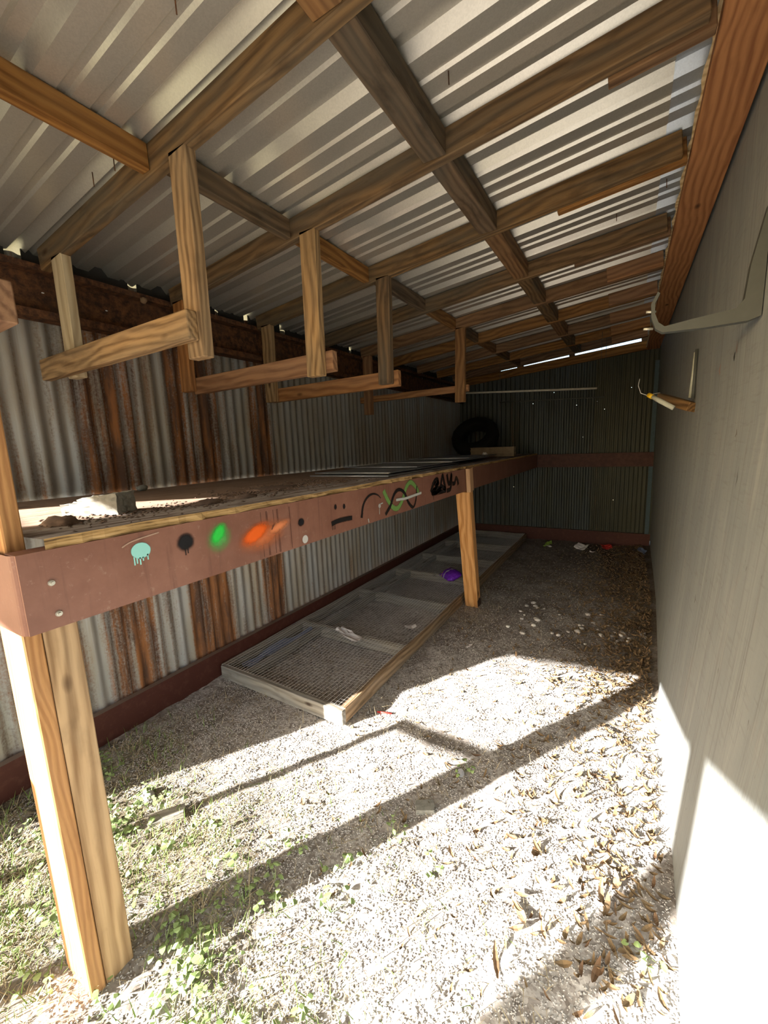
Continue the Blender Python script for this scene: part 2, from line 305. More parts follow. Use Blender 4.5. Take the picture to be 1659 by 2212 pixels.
# corrugated sheets
def corr(name, axis, a0, a1, off, z0, z1, mat, parent, amp=.0085, pitch=.0677, seg=8, holes=(), z1b=None, inward=1):
    n = max(2, int(round((a1 - a0) / pitch * seg))); A = np.linspace(a0, a1, n + 1)
    zr = [z0, z1]
    for hz in sorted(h[1] for h in holes): zr += [hz - .003, hz + .003]
    zr = sorted(zr); vs = []; fs = []
    for z in zr:
        for a in A:
            d = off + inward * amp * math.sin(2 * math.pi * a / pitch)
            zz = z
            if z1b is not None and z == z1: zz = z1 + (z1b - z1) * (a - a0) / (a1 - a0)
            vs.append((d, a, zz) if axis == 1 else (a, d, zz))
    hole = {(int((h[0] - a0) / (a1 - a0) * n), h[1]) for h in holes}
    for j in range(len(zr) - 1):
        for i in range(n):
            if any(i == hi and abs((zr[j] + zr[j + 1]) / 2 - hz) < .002 for hi, hz in hole): continue
            fs.append((j * (n + 1) + i, j * (n + 1) + i + 1, (j + 1) * (n + 1) + i + 1, (j + 1) * (n + 1) + i))
    return mk(name, pyd(name, vs, fs), mat, parent, None, True)
wl_ = empty('wall_left', (XL, 3, 0), 'rusty corrugated iron wall behind the workbench', None); wl_['kind'] = 'structure'
e_ = [.0, .42] + [.42 + .61 * i for i in range(1, 10)] + [6.36]
e_ = [v for v in e_ if v <= 6.36]
for i, (a0, a1) in enumerate(zip(e_, e_[1:])):
    corr('corrugated_sheet', 1, a0, a1 + .03, XL - .010 + .002 * (i % 2), .08, zb(XL, a0) + .087, M['corr_left'], wl_, z1b=zb(XL, a1) + .087)
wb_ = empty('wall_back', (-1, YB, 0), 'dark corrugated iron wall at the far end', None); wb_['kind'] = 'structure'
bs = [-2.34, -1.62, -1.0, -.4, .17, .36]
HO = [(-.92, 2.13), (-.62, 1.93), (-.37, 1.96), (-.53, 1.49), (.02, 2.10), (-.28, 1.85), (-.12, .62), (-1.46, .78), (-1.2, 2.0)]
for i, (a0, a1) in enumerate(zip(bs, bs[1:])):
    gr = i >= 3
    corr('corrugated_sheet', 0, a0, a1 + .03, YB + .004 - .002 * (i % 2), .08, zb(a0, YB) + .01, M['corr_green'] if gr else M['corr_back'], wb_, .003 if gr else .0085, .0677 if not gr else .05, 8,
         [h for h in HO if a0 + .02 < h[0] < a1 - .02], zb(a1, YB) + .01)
board('corner_strip', (.285, YB - .03, .1), (.285, YB - .03, 2.4), .05, .004, (1, .4, 0), plain('bluish_corner_metal', (.14, .2, .23), .4, .3), wb_, 0)

# right wall, bulging plywood sheets
wr = empty('wall_right', (XR, 3, 0), 'grey painted plywood wall on the right', None); wr['kind'] = 'structure'
def xw(y, z):
    b = np.interp(y, [-1.5, 1.0, 1.35, 1.87, 2.7, 4.2, 6.36], [.17, .18, .198, .212, .226, .29, .335])
    t = .315; s_ = min(1, max(0, z / 1.55)); return b + (t - b) * (s_ * (1.4 - .4 * s_))
for a0, a1 in [(-1.5, -.28), (-.28, .94), (.94, 2.16), (2.16, 3.38), (3.38, 4.6), (4.6, 5.82), (5.82, 6.36)]:
    Y = np.linspace(a0, a1, 12); Z = np.linspace(-.02, 2.62, 22); vs = []; fs = []
    for th in (0, .011):
        for z in Z:
            for y in Y: vs.append((xw(y, z) + th, y, z))
    n = len(Y); q = n * len(Z)
    for j in range(len(Z) - 1):
        for i in range(n - 1):
            a = j * n + i; fs.append((a, a + 1, a + n + 1, a + n)); fs.append((q + a, q + a + n, q + a + n + 1, q + a + 1))
    for j in range(len(Z) - 1):
        a = j * n; fs.append((a, a + n, q + a + n, q + a)); b = j * n + n - 1; fs.append((b, q + b, q + b + n, b + n))
    o = mk('plywood_panel', pyd('plywood_panel', vs, fs), M['ply'], wr, None, True); o.data.set_sharp_from_angle(angle=.6)
def scuff(pts, wd, col, nm):
    Q = [(Vector((0, a, b))) for a, b in pts]; v_ = []; n = len(Q)
    for i, q in enumerate(Q):
        t = (Q[min(i + 1, n - 1)] - Q[max(i - 1, 0)]).normalized(); nn = Vector((0, -t.z, t.y)); w_ = wd * (.35 if i in (0, n - 1) else 1)
        for s_ in (-.5, .5):
            p_ = q + nn * w_ * s_; v_.append((xw(p_.y, p_.z) - .0012, p_.y, p_.z))
    k = N(nm); k.fin(col, .8); mk('scuff_mark', pyd('scuff_mark', v_, [(2 * i, 2 * i + 2, 2 * i + 3, 2 * i + 1) for i in range(n - 1)]), k.m, wr)['label'] = nm.replace('_', ' ')
for pts, wd, col, nm in [([(3.15, 1.09), (3.17, 1.0), (3.13, .93), (3.17, .84)], .006, (.3, .5, .42), 'mint_paint_scratch'), ([(1.93, 1.745), (1.935, 1.73), (1.93, 1.715)], .016, (.015, .013, .012), 'black_knot_hole'), ([(1.90, 1.775), (1.905, 1.75), (1.90, 1.735)], .008, (.36, .2, .17), 'pink_smear'),
                          ([(2.18, 1.74), (2.2, 1.72), (2.18, 1.70)], .03, (.34, .24, .21), 'pink_blotch'), ([(1.77, 1.475), (1.76, 1.46), (1.775, 1.45)], .01, (.14, .12, .1), 'brown_nick'), ([(2.02, .81), (2.015, .79), (2.02, .775)], .01, (.12, .11, .1), 'dark_nick'), ([(1.66, 1.36), (1.655, 1.32), (1.66, 1.29)], .005, (.13, .12, .11), 'thin_dark_crack')]: scuff(pts, wd, col, nm)
# base sills
def cprofile(name, axis, lo, hi, face, back, z0, z1, mat, parent=None, fl=None, th=.006):
    """steel channel: web at 'face', flanges reaching to 'back'"""
    s = th if back > face else -th
    pts = [(face, z0), (back, z0), (back, z0 + th), (face + s, z0 + th), (face + s, z1 - th), (back, z1 - th), (back, z1), (face, z1)]
    return extr(name, pts, axis, lo, hi, mat, parent)
o = cprofile('baseboard_left', 1, .0, YB - .05, -2.251, XL + .012, -.02, .169, M['sill']); tag(o, 'dark red steel sill along the foot of the rusty wall', None, None, 'structure')
o = cprofile('baseboard_back', 0, -2.2, XR + .01, YB - .05, YB - .006, -.02, .178, M['sill']); tag(o, 'dark red steel sill along the foot of the far wall', None, None, 'structure')
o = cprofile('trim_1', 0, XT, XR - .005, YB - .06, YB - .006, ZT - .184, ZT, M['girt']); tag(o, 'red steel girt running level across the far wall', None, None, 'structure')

# left eave beam
bmn = empty('eave_beam', (-2.26, 3, 2.07), 'rusted brown steel channel beam along the top of the rusty wall', 'beam')
o = extr('web', [(-2.285, 2.09), (-2.277, 2.09), (-2.277, 2.3), (-2.285, 2.3)], 1, -.2, YB, M['beam'], bmn)
for nm, za, zc, x1 in [('lower_flange', 2.075, 2.108, -2.21), ('upper_flange', 2.272, 2.298, -2.215)]:
    vs = []
    bm = bmesh.new()
    for y, dz in ((-.2, -.012), (YB, .055)):
        for x, z in ((-2.287, za), (x1, za), (x1, zc), (-2.287, zc)): vs.append(bm.verts.new((x, y, z + dz)))
    for f in ((0, 1, 2, 3), (4, 5, 6, 7), (0, 1, 5, 4), (1, 2, 6, 5), (2, 3, 7, 6), (3, 0, 4, 7)): bm.faces.new([vs[i] for i in f])
    mk(nm, bm2(bm), M['beam'], bmn)
bm = bmesh.new(); bmesh.ops.create_icosphere(bm, subdivisions=2, radius=.016)
for v in bm.verts: v.co *= 1 + .25 * math.sin(v.co.x * 400) * math.cos(v.co.y * 300)
o = mk('wasp_nest', bm2(bm), M['nest'], None, Matrix.Translation((-2.212, 1.33, 2.27)), True); tag(o, 'small round mud nest stuck on the rusted beam', 'nest')
for i, (y, z) in enumerate([(.91, 2.2), (.99, 2.19), (1.17, 2.19)]):
    bm = bmesh.new(); bmesh.ops.create_icosphere(bm, subdivisions=1, radius=.004)
    o = mk('cocoon', bm2(bm), M['paper'], None, Matrix.Translation((-2.272, y, z)) @ Matrix.Diagonal((1, 1.6, .8, 1))); tag(o, 'tiny white cocoon on the web of the rusted beam', 'cocoon', 'white cocoons on the beam')

k = N('black_closure_strip'); M['closure'] = k.fin(k.mix(k.noise(k.co(), 20, 4), (.02, .02, .02), (.05, .045, .04)), .8)
for a, b in [(-.2, .80), (.86, 1.30), (1.35, 1.83), (1.86, 2.06), (2.1, 2.4), (2.46, 2.72), (2.76, 3.3), (3.34, 4.9), (4.94, 5.5), (5.53, YB)]:
    bm = bmesh.new(); q = []
    for y in (a, b):
        for x, z in ((-2.296, 2.24), (-2.288, 2.24), (-2.288, zb(-2.29, y) + .125), (-2.296, zb(-2.29, y) + .125)): q.append(bm.verts.new((x, y, z)))
    for f in ((0, 1, 2, 3), (4, 5, 6, 7), (0, 1, 5, 4), (1, 2, 6, 5), (2, 3, 7, 6), (3, 0, 4, 7)): bm.faces.new([q[i] for i in f])
    mk('closure_strip', bm2(bm), M['closure'], bmn)
# roof: ribbed panels
ce = empty('ceiling', (-1, 3, 2.5), 'ribbed metal shed roof on wooden rafters', None); ce['kind'] = 'structure'
def ribs(y0, y1):
    P = []; y = y0
    prof = [(0, 0), (.026, .032), (.062, .032), (.088, 0), (.140, 0), (.148, .009), (.166, .009), (.174, 0), (.220, 0), (.228, .009), (.246, .009), (.254, 0)]
    while y < y1 - .01:
        for d, h in prof:
            if y + d <= y1: P.append((y + d, h))
        y += .3048
    P.append((y1, 0)); return P
def panel(name, y0, y1, x0, x1, mat, dz=0.0, nx_=8):
    P = ribs(y0, y1); X = np.linspace(x0, x1, nx_); vs = []; fs = []; n = len(P)
    for x in X:
        for y, h in P: vs.append((x, y, zb(x, y) + .0905 + h + dz))
    for i in range(nx_ - 1):
        for j in range(n - 1): fs.append((i * n + j, i * n + j + 1, (i + 1) * n + j + 1, (i + 1) * n + j))
    return mk(name, pyd(name, vs, fs), mat, ce)
y = -.1
RY = []
while y < 6.3:
    y1 = min(y + .9144, 6.40); panel('roof_panel', y, y1 + (.06 if y1 < 6.39 else 0), -2.46, .075, M['roof'], .0012 * (len(RY) % 2)); RY.append(y); y = y1
for y in RY: panel('flashing_panel', y, min(y + .9144, 6.40), .04, .40, M['flash'], .003, 3)
# nails poking through the roof sheets
for x, y in [(-.93, .72), (-1.62, .85), (-1.5, .86), (-.5, 1.3), (-.1, 2.6), (.1, 2.45), (.02, 3.0)]:
    z = zb(x, y) + .09; tube('nail', [(x, y, z + .01), (x + .002, y - .001, z - .035)], .0018, M['beam'], ce, 5)

# ------------------------------------------------------------------ rafters
RAF = [.91, 1.50, 2.12, 2.81, 3.40, 4.0, 4.62, 5.22, 5.80]
for i, y in enumerate(RAF):
    x0, x1 = (-2.215, .13 if i < 4 else .148)
    up = (-.1, 0, 1); zc = .0445
    o = board('rafter', (x0, y, zb(x0, y) + zc), (x1, y, zb(x1, y) + zc), .089, .038, up, M['rafter'] if i < 4 else M['rafter2'])
    dsc = ['thick brown roof rafter nearest the open front', 'second roof rafter from the front, grey-brown face with a spliced right end', 'third roof rafter from the front with a square-cut splice at the wall',
           'fourth roof rafter from the front, dull brown with no rack on it', 'fifth roof rafter from the front carrying the last and smallest rack'][i] if i < 5 else ordn(i) + ' roof rafter from the front, in the dim rear of the shed'
    tag(o, dsc, 'rafter', 'roof rafters')
    if i == 0: continue
    if i < 4:
        xa = [-.1, .0, -.22, -.22][i]
        board('sister_board', (xa - .1, y + .038, zb(xa - .1, y) + zc - .010), (.148, y + .038, zb(.148, y) + zc - .010), .089, .036, up, M['rafter2'], o)
    else:
        xa = -.13 - .01 * i
        board('sister_board', (xa, y - .037, zb(xa, y) + zc + .002), (.148, y - .037, zb(.148, y) + zc + .002), .092, .036, up, M['hanger2'], o)
# blocking between rafters
for row, (xc, wd, th, rname) in enumerate([(-1.31, .07, .045, 'the left row above the racks'), (-.63, .089, .04, 'the right row of roof blocking')]):
    ends = [.16] + RAF
    for i in range(len(RAF)):
        a, b = ends[i] + .02, ends[i + 1] - .02; x = (xc, [-1.375, -1.325, -1.315, -1.283][i] if i < 4 else -1.28)[row == 0] + (.006 * i if row else 0)
        zt = zb(x, (a + b) / 2) + .089 - wd * .5 if row == 0 else zb(x, (a + b) / 2) + .089 - .0225
        if row == 0: o = board('roof_blocking', (x, a, zb(x, a) + .049), (x, b, zb(x, b) + .049), .078, .04, (0, 0, 1), M['rafter' if i % 2 else 'rafter2'])
        else: o = board('roof_blocking', (x, a, zb(x, a) + .048), (x, b, zb(x, b) + .048), .08, .086, (0, 0, 1), M['rafter' if i % 3 else 'rafter2'])
        tag(o, ordn(i) + ' short roof blocking board from the front in ' + rname, 'blocking', 'blocking between rafters')
# wall plate on the right
o = board('wall_plate', (.232, -1.4, 2.541), (.232, YB - .02, 2.561), .042, .142, (0, 0, 1), M['plate']); tag(o, 'long orange-brown plank under the roof edge along the grey wall', 'plank')
bm = bmesh.new(); yy = np.linspace(-1.4, YB - .02, 160)
A = [bm.verts.new((.152 + .004 * math.sin(y * 31) + rng.normal(0, .0015), y, 2.565 + .002 * rng.normal())) for y in yy]
B = [bm.verts.new((.168, y, 2.61 + .003 * math.sin(y * 9))) for y in yy]; C_ = [bm.verts.new((.19, y, 2.565)) for y in yy]; D_ = [bm.verts.new((.19, y, 2.61)) for y in yy]
for i in range(159):
    for P, Q in ((A, B), (B, D_), (A, C_)): bm.faces.new((P[i], P[i + 1], Q[i + 1], Q[i]))
mk('split_edge', bm2(bm), M['pale'], o)
# header at the far wall with light gaps above it
def hd(x): return 2.345 + .083 * (x + 2.2)
hdr = board('back_header', (-2.2, YB - .05, hd(-2.2) + .055), (.27, YB - .05, hd(.27) + .055), .11, .036, (-.083, 0, 1), M['rafter2'])
tag(hdr, 'sloping dark board at the top of the far wall below the light gap', 'board')
for a, b in [(-2.2, -1.66), (-1.42, -1.33), (-.73, -.66), (.10, .18), (.25, .28)]:
    hh = zb((a + b) / 2, YB) + .09 - hd((a + b) / 2) - .11
    board('filler_block', (a, YB - .05, hd(a) + .11 + hh / 2), (b, YB - .05, hd(b) + .11 + hh / 2), max(hh, .01), .036, (-.083, 0, 1), M['rafter2'], hdr, 0)

# ------------------------------------------------------------------ hanging racks
def rack(y, lx, rx, zl, zr, barz, bx0, bx1, front, ms, label, rr=True, lw=.089, tht=.038, barw=.089, lfront=None):
    e = empty('hanging_rack', ((lx + rx) / 2, y, barz - barw / 2), label, 'rack', 'wooden racks hung from the rafters')
    yb_ = y - .038 if front else y + .038
    for x, z, mm, side in ((lx, zl, ms[0], 0), (rx, zr, ms[1], 1)):
        yy = y
        board('hanger', (x, yy, z), (x + .008, yy, zb(x, y) + .012), .085 if side else lw, tht, (1, 0, 0), mm, e)
    board('crossbar', (bx0, yb_, barz - .004), (bx1, yb_, barz + .004), barw, .037, (0, 0, 1), ms[2], e)
rack(.91, -2.07, -1.225, 1.81, 1.775, 1.865, -2.27, -1.20, True, (M['pale'], M['hanger'], M['hanger']), 'nearest hanging wooden rack, its left hanger pale and split')
rack(1.50, -2.16, -1.225, 1.815, 1.79, 1.85, -2.14, -1.145, False, (M['hanger2'], M['hanger'], M['hanger2']), 'second hanging rack from the front with a strongly grained right hanger')
rack(2.12, -2.14, -1.22, 1.80, 1.822, 1.85, -2.17, -1.15, False, (M['hanger'], M['rafter'], M['hanger2']), 'third hanging rack from the front with a reddish crossbar')
rack(3.40, -2.16, -1.235, 1.775, 1.812, 1.925, -2.27, -1.17, False, (M['hanger2'], M['rafter2'], M['hanger2']), 'farthest and smallest hanging rack with a thin crossbar', barw=.055)
rack(.355, -2.07, -1.25, 1.72, 1.78, 1.80, -2.2, -1.16, False, (M['hanger'], M['hanger'], M['hanger2']), 'hanging rack cut off by the left edge, only its bar end showing')
o = board('rafter', (-2.215, .33, zb(-2.215, .33) + .0445), (.19, .33, zb(.19, .33) + .0445), .089, .038, (-.1, 0, 1), M['rafter']); tag(o, 'rafter above the front post, outside the top of the frame', 'rafter')

# ------------------------------------------------------------------ workbench
wbn = empty('workbench', (-1.7, 3.2, 0), 'long plywood workbench on a graffitied red steel channel along the left wall', 'workbench')
ch = cprofile('front_channel', 1, .318, YB - .07, XT, XT - .06, ZT - .184, ZT, M['channel'], wbn)
# end channel with rounded corner
bm = bmesh.new(); arc = [(-2.24, .310)] + [(-1.139 + .025 * math.sin(a), .335 - .025 * math.cos(a)) for a in np.linspace(0, math.pi / 2, 7)]
lo = [bm.verts.new((x, y, ZT - .184)) for x, y in arc]; hi = [bm.verts.new((x, y, ZT)) for x, y in arc]
for i in range(len(arc) - 1): bm.faces.new((lo[i], lo[i + 1], hi[i + 1], hi[i]))
inn = [(-2.24, .37), (-1.18, .37)]
g = [bm.verts.new((x, y, ZT - .184)) for x, y in inn]; bm.faces.new([lo[0], *lo[1:], g[1], g[0]])
o = mk('end_channel', bm2(bm), M['channel'], wbn, None, False)
for i, (y, z) in enumerate([(.372, 1.187), (.376, 1.112)]):
    bm = bmesh.new(); bmesh.ops.create_cone(bm, cap_ends=True, segments=12, radius1=.0075, radius2=.006, depth=.004)
    bmesh.ops.create_cone(bm, cap_ends=True, segments=12, radius1=.0042, radius2=.0035, depth=.006, matrix=Matrix.Translation((0, 0, .004)))
    mk('bolt', bm2(bm), M['zinc'], ch, Matrix.Translation((XT + .003, y, z)) @ Matrix.Rotation(math.pi / 2, 4, 'Y'))
# plywood top: a ragged front edge
nY = 240; Yt = np.linspace(.372, YB - .06, nY); vs = []; fs = []
rag = [XT - .004 + .006 * math.sin(y * 23) * math.sin(y * 7.7) + rng.normal(0, .0018) for y in Yt]
for i, y in enumerate(Yt):
    lift = .008 * math.sin(y * 2.1 + .5) ** 2 * max(0, 1 - y / 3.2)
    for x in (XL + .01, -1.7, -1.42, -1.25): vs.append((x, y, 1.284 + .002 * math.sin(x * 9 + y * 5)))
    vs += [(rag[i] - .02, y, 1.284 + lift * .5), (rag[i], y, 1.282 + lift), (rag[i] + .002 * rng.normal(), y, 1.2635)]
for i in range(nY - 1):
    for j in range(6):
        a = i * 7 + j; fs.append((a, a + 1, a + 8, a + 7))
me = pyd('tabletop', vs, fs); me.materials.append(M['ptop']); me.materials.append(M['pedge'])
for p_ in me.polygons:
    if p_.index % 6 == 5: p_.material_index = 1
mk('tabletop', me, None, wbn)
# front post: tall plank and shorter timber behind it
board('post_plank', (-1.262, .344, -.03), (-1.262, .344, zb(-1.26, .34) + .06), .142, .037, (1, 0, 0), M['post2'], wbn)
board('post_timber', (-1.236, .401, -.03), (-1.236, .401, ZT - .186), .090, .073, (1, 0, 0), M['post'], wbn)
mp_ = board('middle_post', (-1.145, 3.445, -.03), (-1.145, 3.225, ZT - .186), .12, .085, (1, 0, 0), M['midpost'], wbn)
board('post_tongue', (-1.093, 3.225, ZT - .19), (-1.093, 3.20, ZT + .005), .036, .085, (1, 0, 0), M['midpost'], wbn)
k = N('damp_post_foot'); M['damp'] = k.fin((.06, .035, .025), .9)
bm = bmesh.new(); 
P0 = []
for x, yoff in ((-1.207, -.0445), (-1.083, -.0445), (-1.083, .0445), (-1.207, .0445)):
    P0.append((x, yoff))
per = []
for (a, b), (c_, d_) in zip(P0, P0[1:] + P0[:1]):
    for t in np.linspace(0, 1, 9)[:-1]: per.append((a + (c_ - a) * t, b + (d_ - b) * t))
L0 = [bm.verts.new((x, 3.441 + yo, 0)) for x, yo in per]; L1 = []
for i, (x, yo) in enumerate(per):
    hh = .06 + .035 * rng.random() * (i % 2) + .02 * rng.random(); L1.append(bm.verts.new((x, 3.441 + yo - hh * .2, hh)))
for i in range(len(per)): bm.faces.new((L0[i], L0[(i + 1) % len(per)], L1[(i + 1) % len(per)], L1[i]))
mk('damp_stain', bm2(bm), M['damp'], mp_)

# paint marks on the channel ------------------------------------------------
def paintmat(name, col, soft, core=.5, nz=.25, nsc=60):
    k = N(name); uv = k.co('UV'); s_ = k.sep(uv); c = k.co()
    x = k.ma('SUBTRACT', s_[0], .5); y = k.ma('SUBTRACT', s_[1], .5)
    r = k.ma('MULTIPLY', k.ma('SQRT', k.ma('ADD', k.ma('MULTIPLY', x, x), k.ma('MULTIPLY', y, y))), 2.)
    r = k.ma('ADD', r, k.ma('MULTIPLY', k.ma('SUBTRACT', k.noise(c, nsc, 4, .75), .5), nz))
    al = k.ramp(r, [(core, 1.), (min(.99, core + soft), 0.)], 'EASE')
    k.put(k.b.inputs['Alpha'], al); return k.fin(col, .5)
def blob(y, z, wy, hz, rot, mat, name='paint_mark', lbl=None, d=.0015):
    q = bpy.data.meshes.new(name); cr, sr = math.cos(rot), math.sin(rot); cs = [(-1, -1), (1, -1), (1, 1), (-1, 1)]
    q.from_pydata([(0, (a * wy * cr - b * hz * sr) / 2, (a * wy * sr + b * hz * cr) / 2) for a, b in cs], [], [(0, 1, 2, 3)])
    u = q.uv_layers.new(); 
    for i, (a, b) in enumerate(cs): u.data[i].uv = ((a + 1) / 2, (b + 1) / 2)
    o = mk(name, q, mat, ch, Matrix.Translation((XT + d, y, z)))
    if lbl: o['label'] = lbl
    return o
def strokemat(name, col, soft=.35):
    k = N(name); s_ = k.sep(k.co('UV')); e = k.ma('MULTIPLY', k.ma('ABSOLUTE', k.ma('SUBTRACT', s_[1], .5)), 2.)
    e = k.ma('ADD', e, k.ma('MULTIPLY', k.ma('SUBTRACT', k.noise(k.co(), 130, 3, .7), .5), .4))
    k.put(k.b.inputs['Alpha'], k.ramp(e, [(1 - soft - .1, 1.), (.95, 0.)])); return k.fin(col, .5)
def stroke(pts, wd, mat, name='paint_stroke', lbl=None, d=.0015):
    # catmull-rom ribbon in the (Y, Z) plane of the channel face
    P = [Vector(p) for p in pts]; P = [P[0] * 2 - P[1]] + P + [P[-1] * 2 - P[-2]]; Q = []
    for i in range(1, len(P) - 2):
        for t in np.linspace(0, 1, 9)[:-1]:
            a, b, c_, e = P[i - 1], P[i], P[i + 1], P[i + 2]
            Q.append(.5 * ((2 * b) + (c_ - a) * t + (2 * a - 5 * b + 4 * c_ - e) * t * t + (-a + 3 * b - 3 * c_ + e) * t ** 3))
    Q.append(P[-2]); vs = []; n = len(Q)
    for i, q in enumerate(Q):
        t = (Q[min(i + 1, n - 1)] - Q[max(i - 1, 0)]).normalized(); nn = Vector((-t.y, t.x))
        w_ = wd(i / (n - 1)) if callable(wd) else wd
        for s_ in (-.5, .5): vs.append((XT + d, q.x + nn.x * w_ * s_, q.y + nn.y * w_ * s_))
    me = pyd(name, vs, [(2 * i, 2 * i + 2, 2 * i + 3, 2 * i + 1) for i in range(n - 1)]); u = me.uv_layers.new()
    for l in me.loops: v = l.vertex_index; u.data[l.index].uv = (v // 2 / n, v % 2)
    o = mk(name, me, mat, ch)
    if lbl: o['label'] = lbl
    return o
PM = {'mint': paintmat('mint_spray', (.3, .66, .6), .1, .78, .12, 40), 'black': paintmat('black_spray', (.008, .008, .01), .45, .45, .25), 'green': paintmat('green_spray', (.03, .62, .07), .6, .3, .3),
      'orange': paintmat('orange_spray', (.85, .13, .012), .6, .35, .3), 'orange2': paintmat('light_orange_spray', (.75, .25, .1), .75, .1, .35), 'white': paintmat('white_drip', (.55, .53, .5), .1, .75, .1),
      'greenhalo': paintmat('green_haze', (.12, .4, .1), .85, .05, .3), 'orangehalo': paintmat('orange_haze', (.6, .17, .06), .85, .05, .3)}
SM = {'black': strokemat('black_stroke', (.012, .01, .01)), 'green': strokemat('green_stroke', (.16, .3, .08)), 'white': strokemat('pale_stroke', (.5, .52, .48)), 'mint': strokemat('mint_drip', (.3, .66, .6), .2), 'rust': strokemat('dark_drip', (.09, .035, .025), .5), 'tan': strokemat('tan_scrape', (.4, .26, .19), .6)}
blob(.576, 1.213, .062, .052, -.1, PM['mint'], lbl='mint green paint blotch with drips')
for y, z0, z1 in [(.556, 1.2, 1.177), (.563, 1.195, 1.18), (.571, 1.195, 1.175), (.579, 1.195, 1.184), (.592, 1.2, 1.184)]: stroke([(y, z0), (y, z1)], .0045, SM['mint'], 'paint_drip')
blob(.706, 1.207, .075, .07, .3, PM['black'], lbl='round black spray blotch with two drips')
for y, z1 in ((.702, 1.168), (.71, 1.172)): stroke([(y, 1.2), (y, z1)], .004, SM['black'], 'paint_drip', d=.002)
blob(.822, 1.195, .13, .12, .8, PM['greenhalo']); blob(.82, 1.208, .105, .06, .85, PM['green'], d=.0022, lbl='bright green spray blotch')
blob(1.0, 1.165, .3, .15, .1, PM['orangehalo']); blob(.97, 1.178, .165, .075, .35, PM['orange'], d=.0022, lbl='bright orange spray smear'); blob(1.08, 1.182, .2, .06, .25, PM['orange2'], d=.0019)
stroke([(1.045, 1.178), (1.06, 1.195)], .006, SM['rust'], d=.003)
for y in (1.0, 1.025, 1.03, 1.06, 1.078, 1.083, 1.145): stroke([(y, 1.25), (y + .002, 1.085)], .0035, SM['rust'], 'paint_drip', d=.001)
blob(1.206, 1.177, .05, .045, 0, PM['black']); blob(1.223, 1.103, .042, .042, 1.57, PM['white'], lbl='pale drip near the lower edge')
blob(1.435, 1.205, .026, .034, 0, PM['black']); blob(1.50, 1.198, .026, .034, 0, PM['black'])
stroke([(1.40, 1.133), (1.44, 1.138), (1.50, 1.138), (1.56, 1.134)], .028, SM['black'], lbl='thick black mouth stroke with drips')
for y in (1.405, 1.416, 1.425): stroke([(y, 1.13), (y, 1.105)], .004, SM['black'], 'paint_drip')
stroke([(1.64, 1.12), (1.66, 1.18), (1.70, 1.215), (1.754, 1.226), (1.80, 1.215), (1.83, 1.195)], lambda t: .016 * (1 - t) + .007, SM['black'])
blob(1.815, 1.155, .03, .03, 0, PM['white']); stroke([(1.812, 1.155), (1.812, 1.11)], .006, SM['white']); stroke([(1.815, 1.163), (1.85, 1.166)], .008, SM['white']); stroke([(1.70, 1.105), (1.705, 1.085)], .012, SM['white'])
stroke([(1.862, 1.231), (1.90, 1.18), (1.96, 1.125), (2.02, 1.115), (2.08, 1.16), (2.13, 1.225), (2.19, 1.245), (2.26, 1.205), (2.29, 1.17)], .038, SM['green'], lbl='looping dull green stroke')
stroke([(1.872, 1.098), (1.93, 1.14), (1.98, 1.2), (2.04, 1.217), (2.10, 1.19), (2.15, 1.125), (2.21, 1.09), (2.25, 1.13), (2.265, 1.215)], lambda t: .026 if t < .75 else .018, SM['black'], d=.0022, lbl='black wavy stroke like an infinity loop')
stroke([(1.995, 1.162), (2.05, 1.16), (2.12, 1.157), (2.33, 1.165)], .02, SM['white'], d=.0028)
for pts in ([(2.48, 1.15), (2.52, 1.2), (2.56, 1.225), (2.60, 1.22), (2.56, 1.17), (2.50, 1.145), (2.58, 1.14), (2.66, 1.16)], [(2.63, 1.14), (2.67, 1.22), (2.69, 1.245), (2.71, 1.2), (2.73, 1.15), (2.66, 1.175)],
            [(2.77, 1.25), (2.79, 1.19), (2.82, 1.18), (2.86, 1.24), (2.85, 1.18), (2.83, 1.135), (2.76, 1.13)], [(2.87, 1.17), (2.92, 1.17), (2.95, 1.205), (2.98, 1.19), (3.0, 1.15)], [(2.5, 1.14), (2.6, 1.135), (2.75, 1.135)], [(2.52, 1.16), (2.6, 1.165), (2.66, 1.15)], [(2.54, 1.21), (2.58, 1.19), (2.62, 1.21)]):
    stroke(pts, .04, SM['black'], lbl='black graffiti tag scrawl')
stroke([(2.52, 1.14), (2.52, 1.095)], .008, SM['black'], 'paint_drip')
stroke([(.53, 1.232), (.56, 1.243), (.63, 1.252)], .006, SM['tan'])

# ------------------------------------------------------------------ things on the bench
def lump(name, M4, rad, amp, mat, seed=0, sub=2, sq=(1, 1, 1), box=False):
    bm = bmesh.new()
    if box:
        boxbm(bm, 2 * rad, 2 * rad, 2 * rad); bmesh.ops.subdivide_edges(bm, edges=bm.edges, cuts=5, use_grid_fill=True)
    else: bmesh.ops.create_icosphere(bm, subdivisions=sub, radius=rad)
    r_ = random.Random(seed); ph = [r_.uniform(0, 6.28) for _ in range(6)]
    for v in bm.verts:
        n = v.co.normalized(); f = math.sin(n.x * 5 + ph[0]) * math.sin(n.y * 6 + ph[1]) + .6 * math.sin(n.z * 9 + ph[2] + n.x * 7) + .5 * r_.uniform(-1, 1)
        v.co = v.co * (1 + amp * f); v.co = Vector((v.co.x * sq[0], v.co.y * sq[1], v.co.z * sq[2]))
    return mk(name, bm2(bm), mat, None, M4, not box)
TZ = 1.284
cb = empty('concrete_block', (-1.47, .65, TZ), 'broken piece of grey concrete block on the bench top', 'block')
bm = bmesh.new(); boxbm(bm, .13, .085, .062); bmesh.ops.subdivide_edges(bm, edges=bm.edges, cuts=6, use_grid_fill=True)
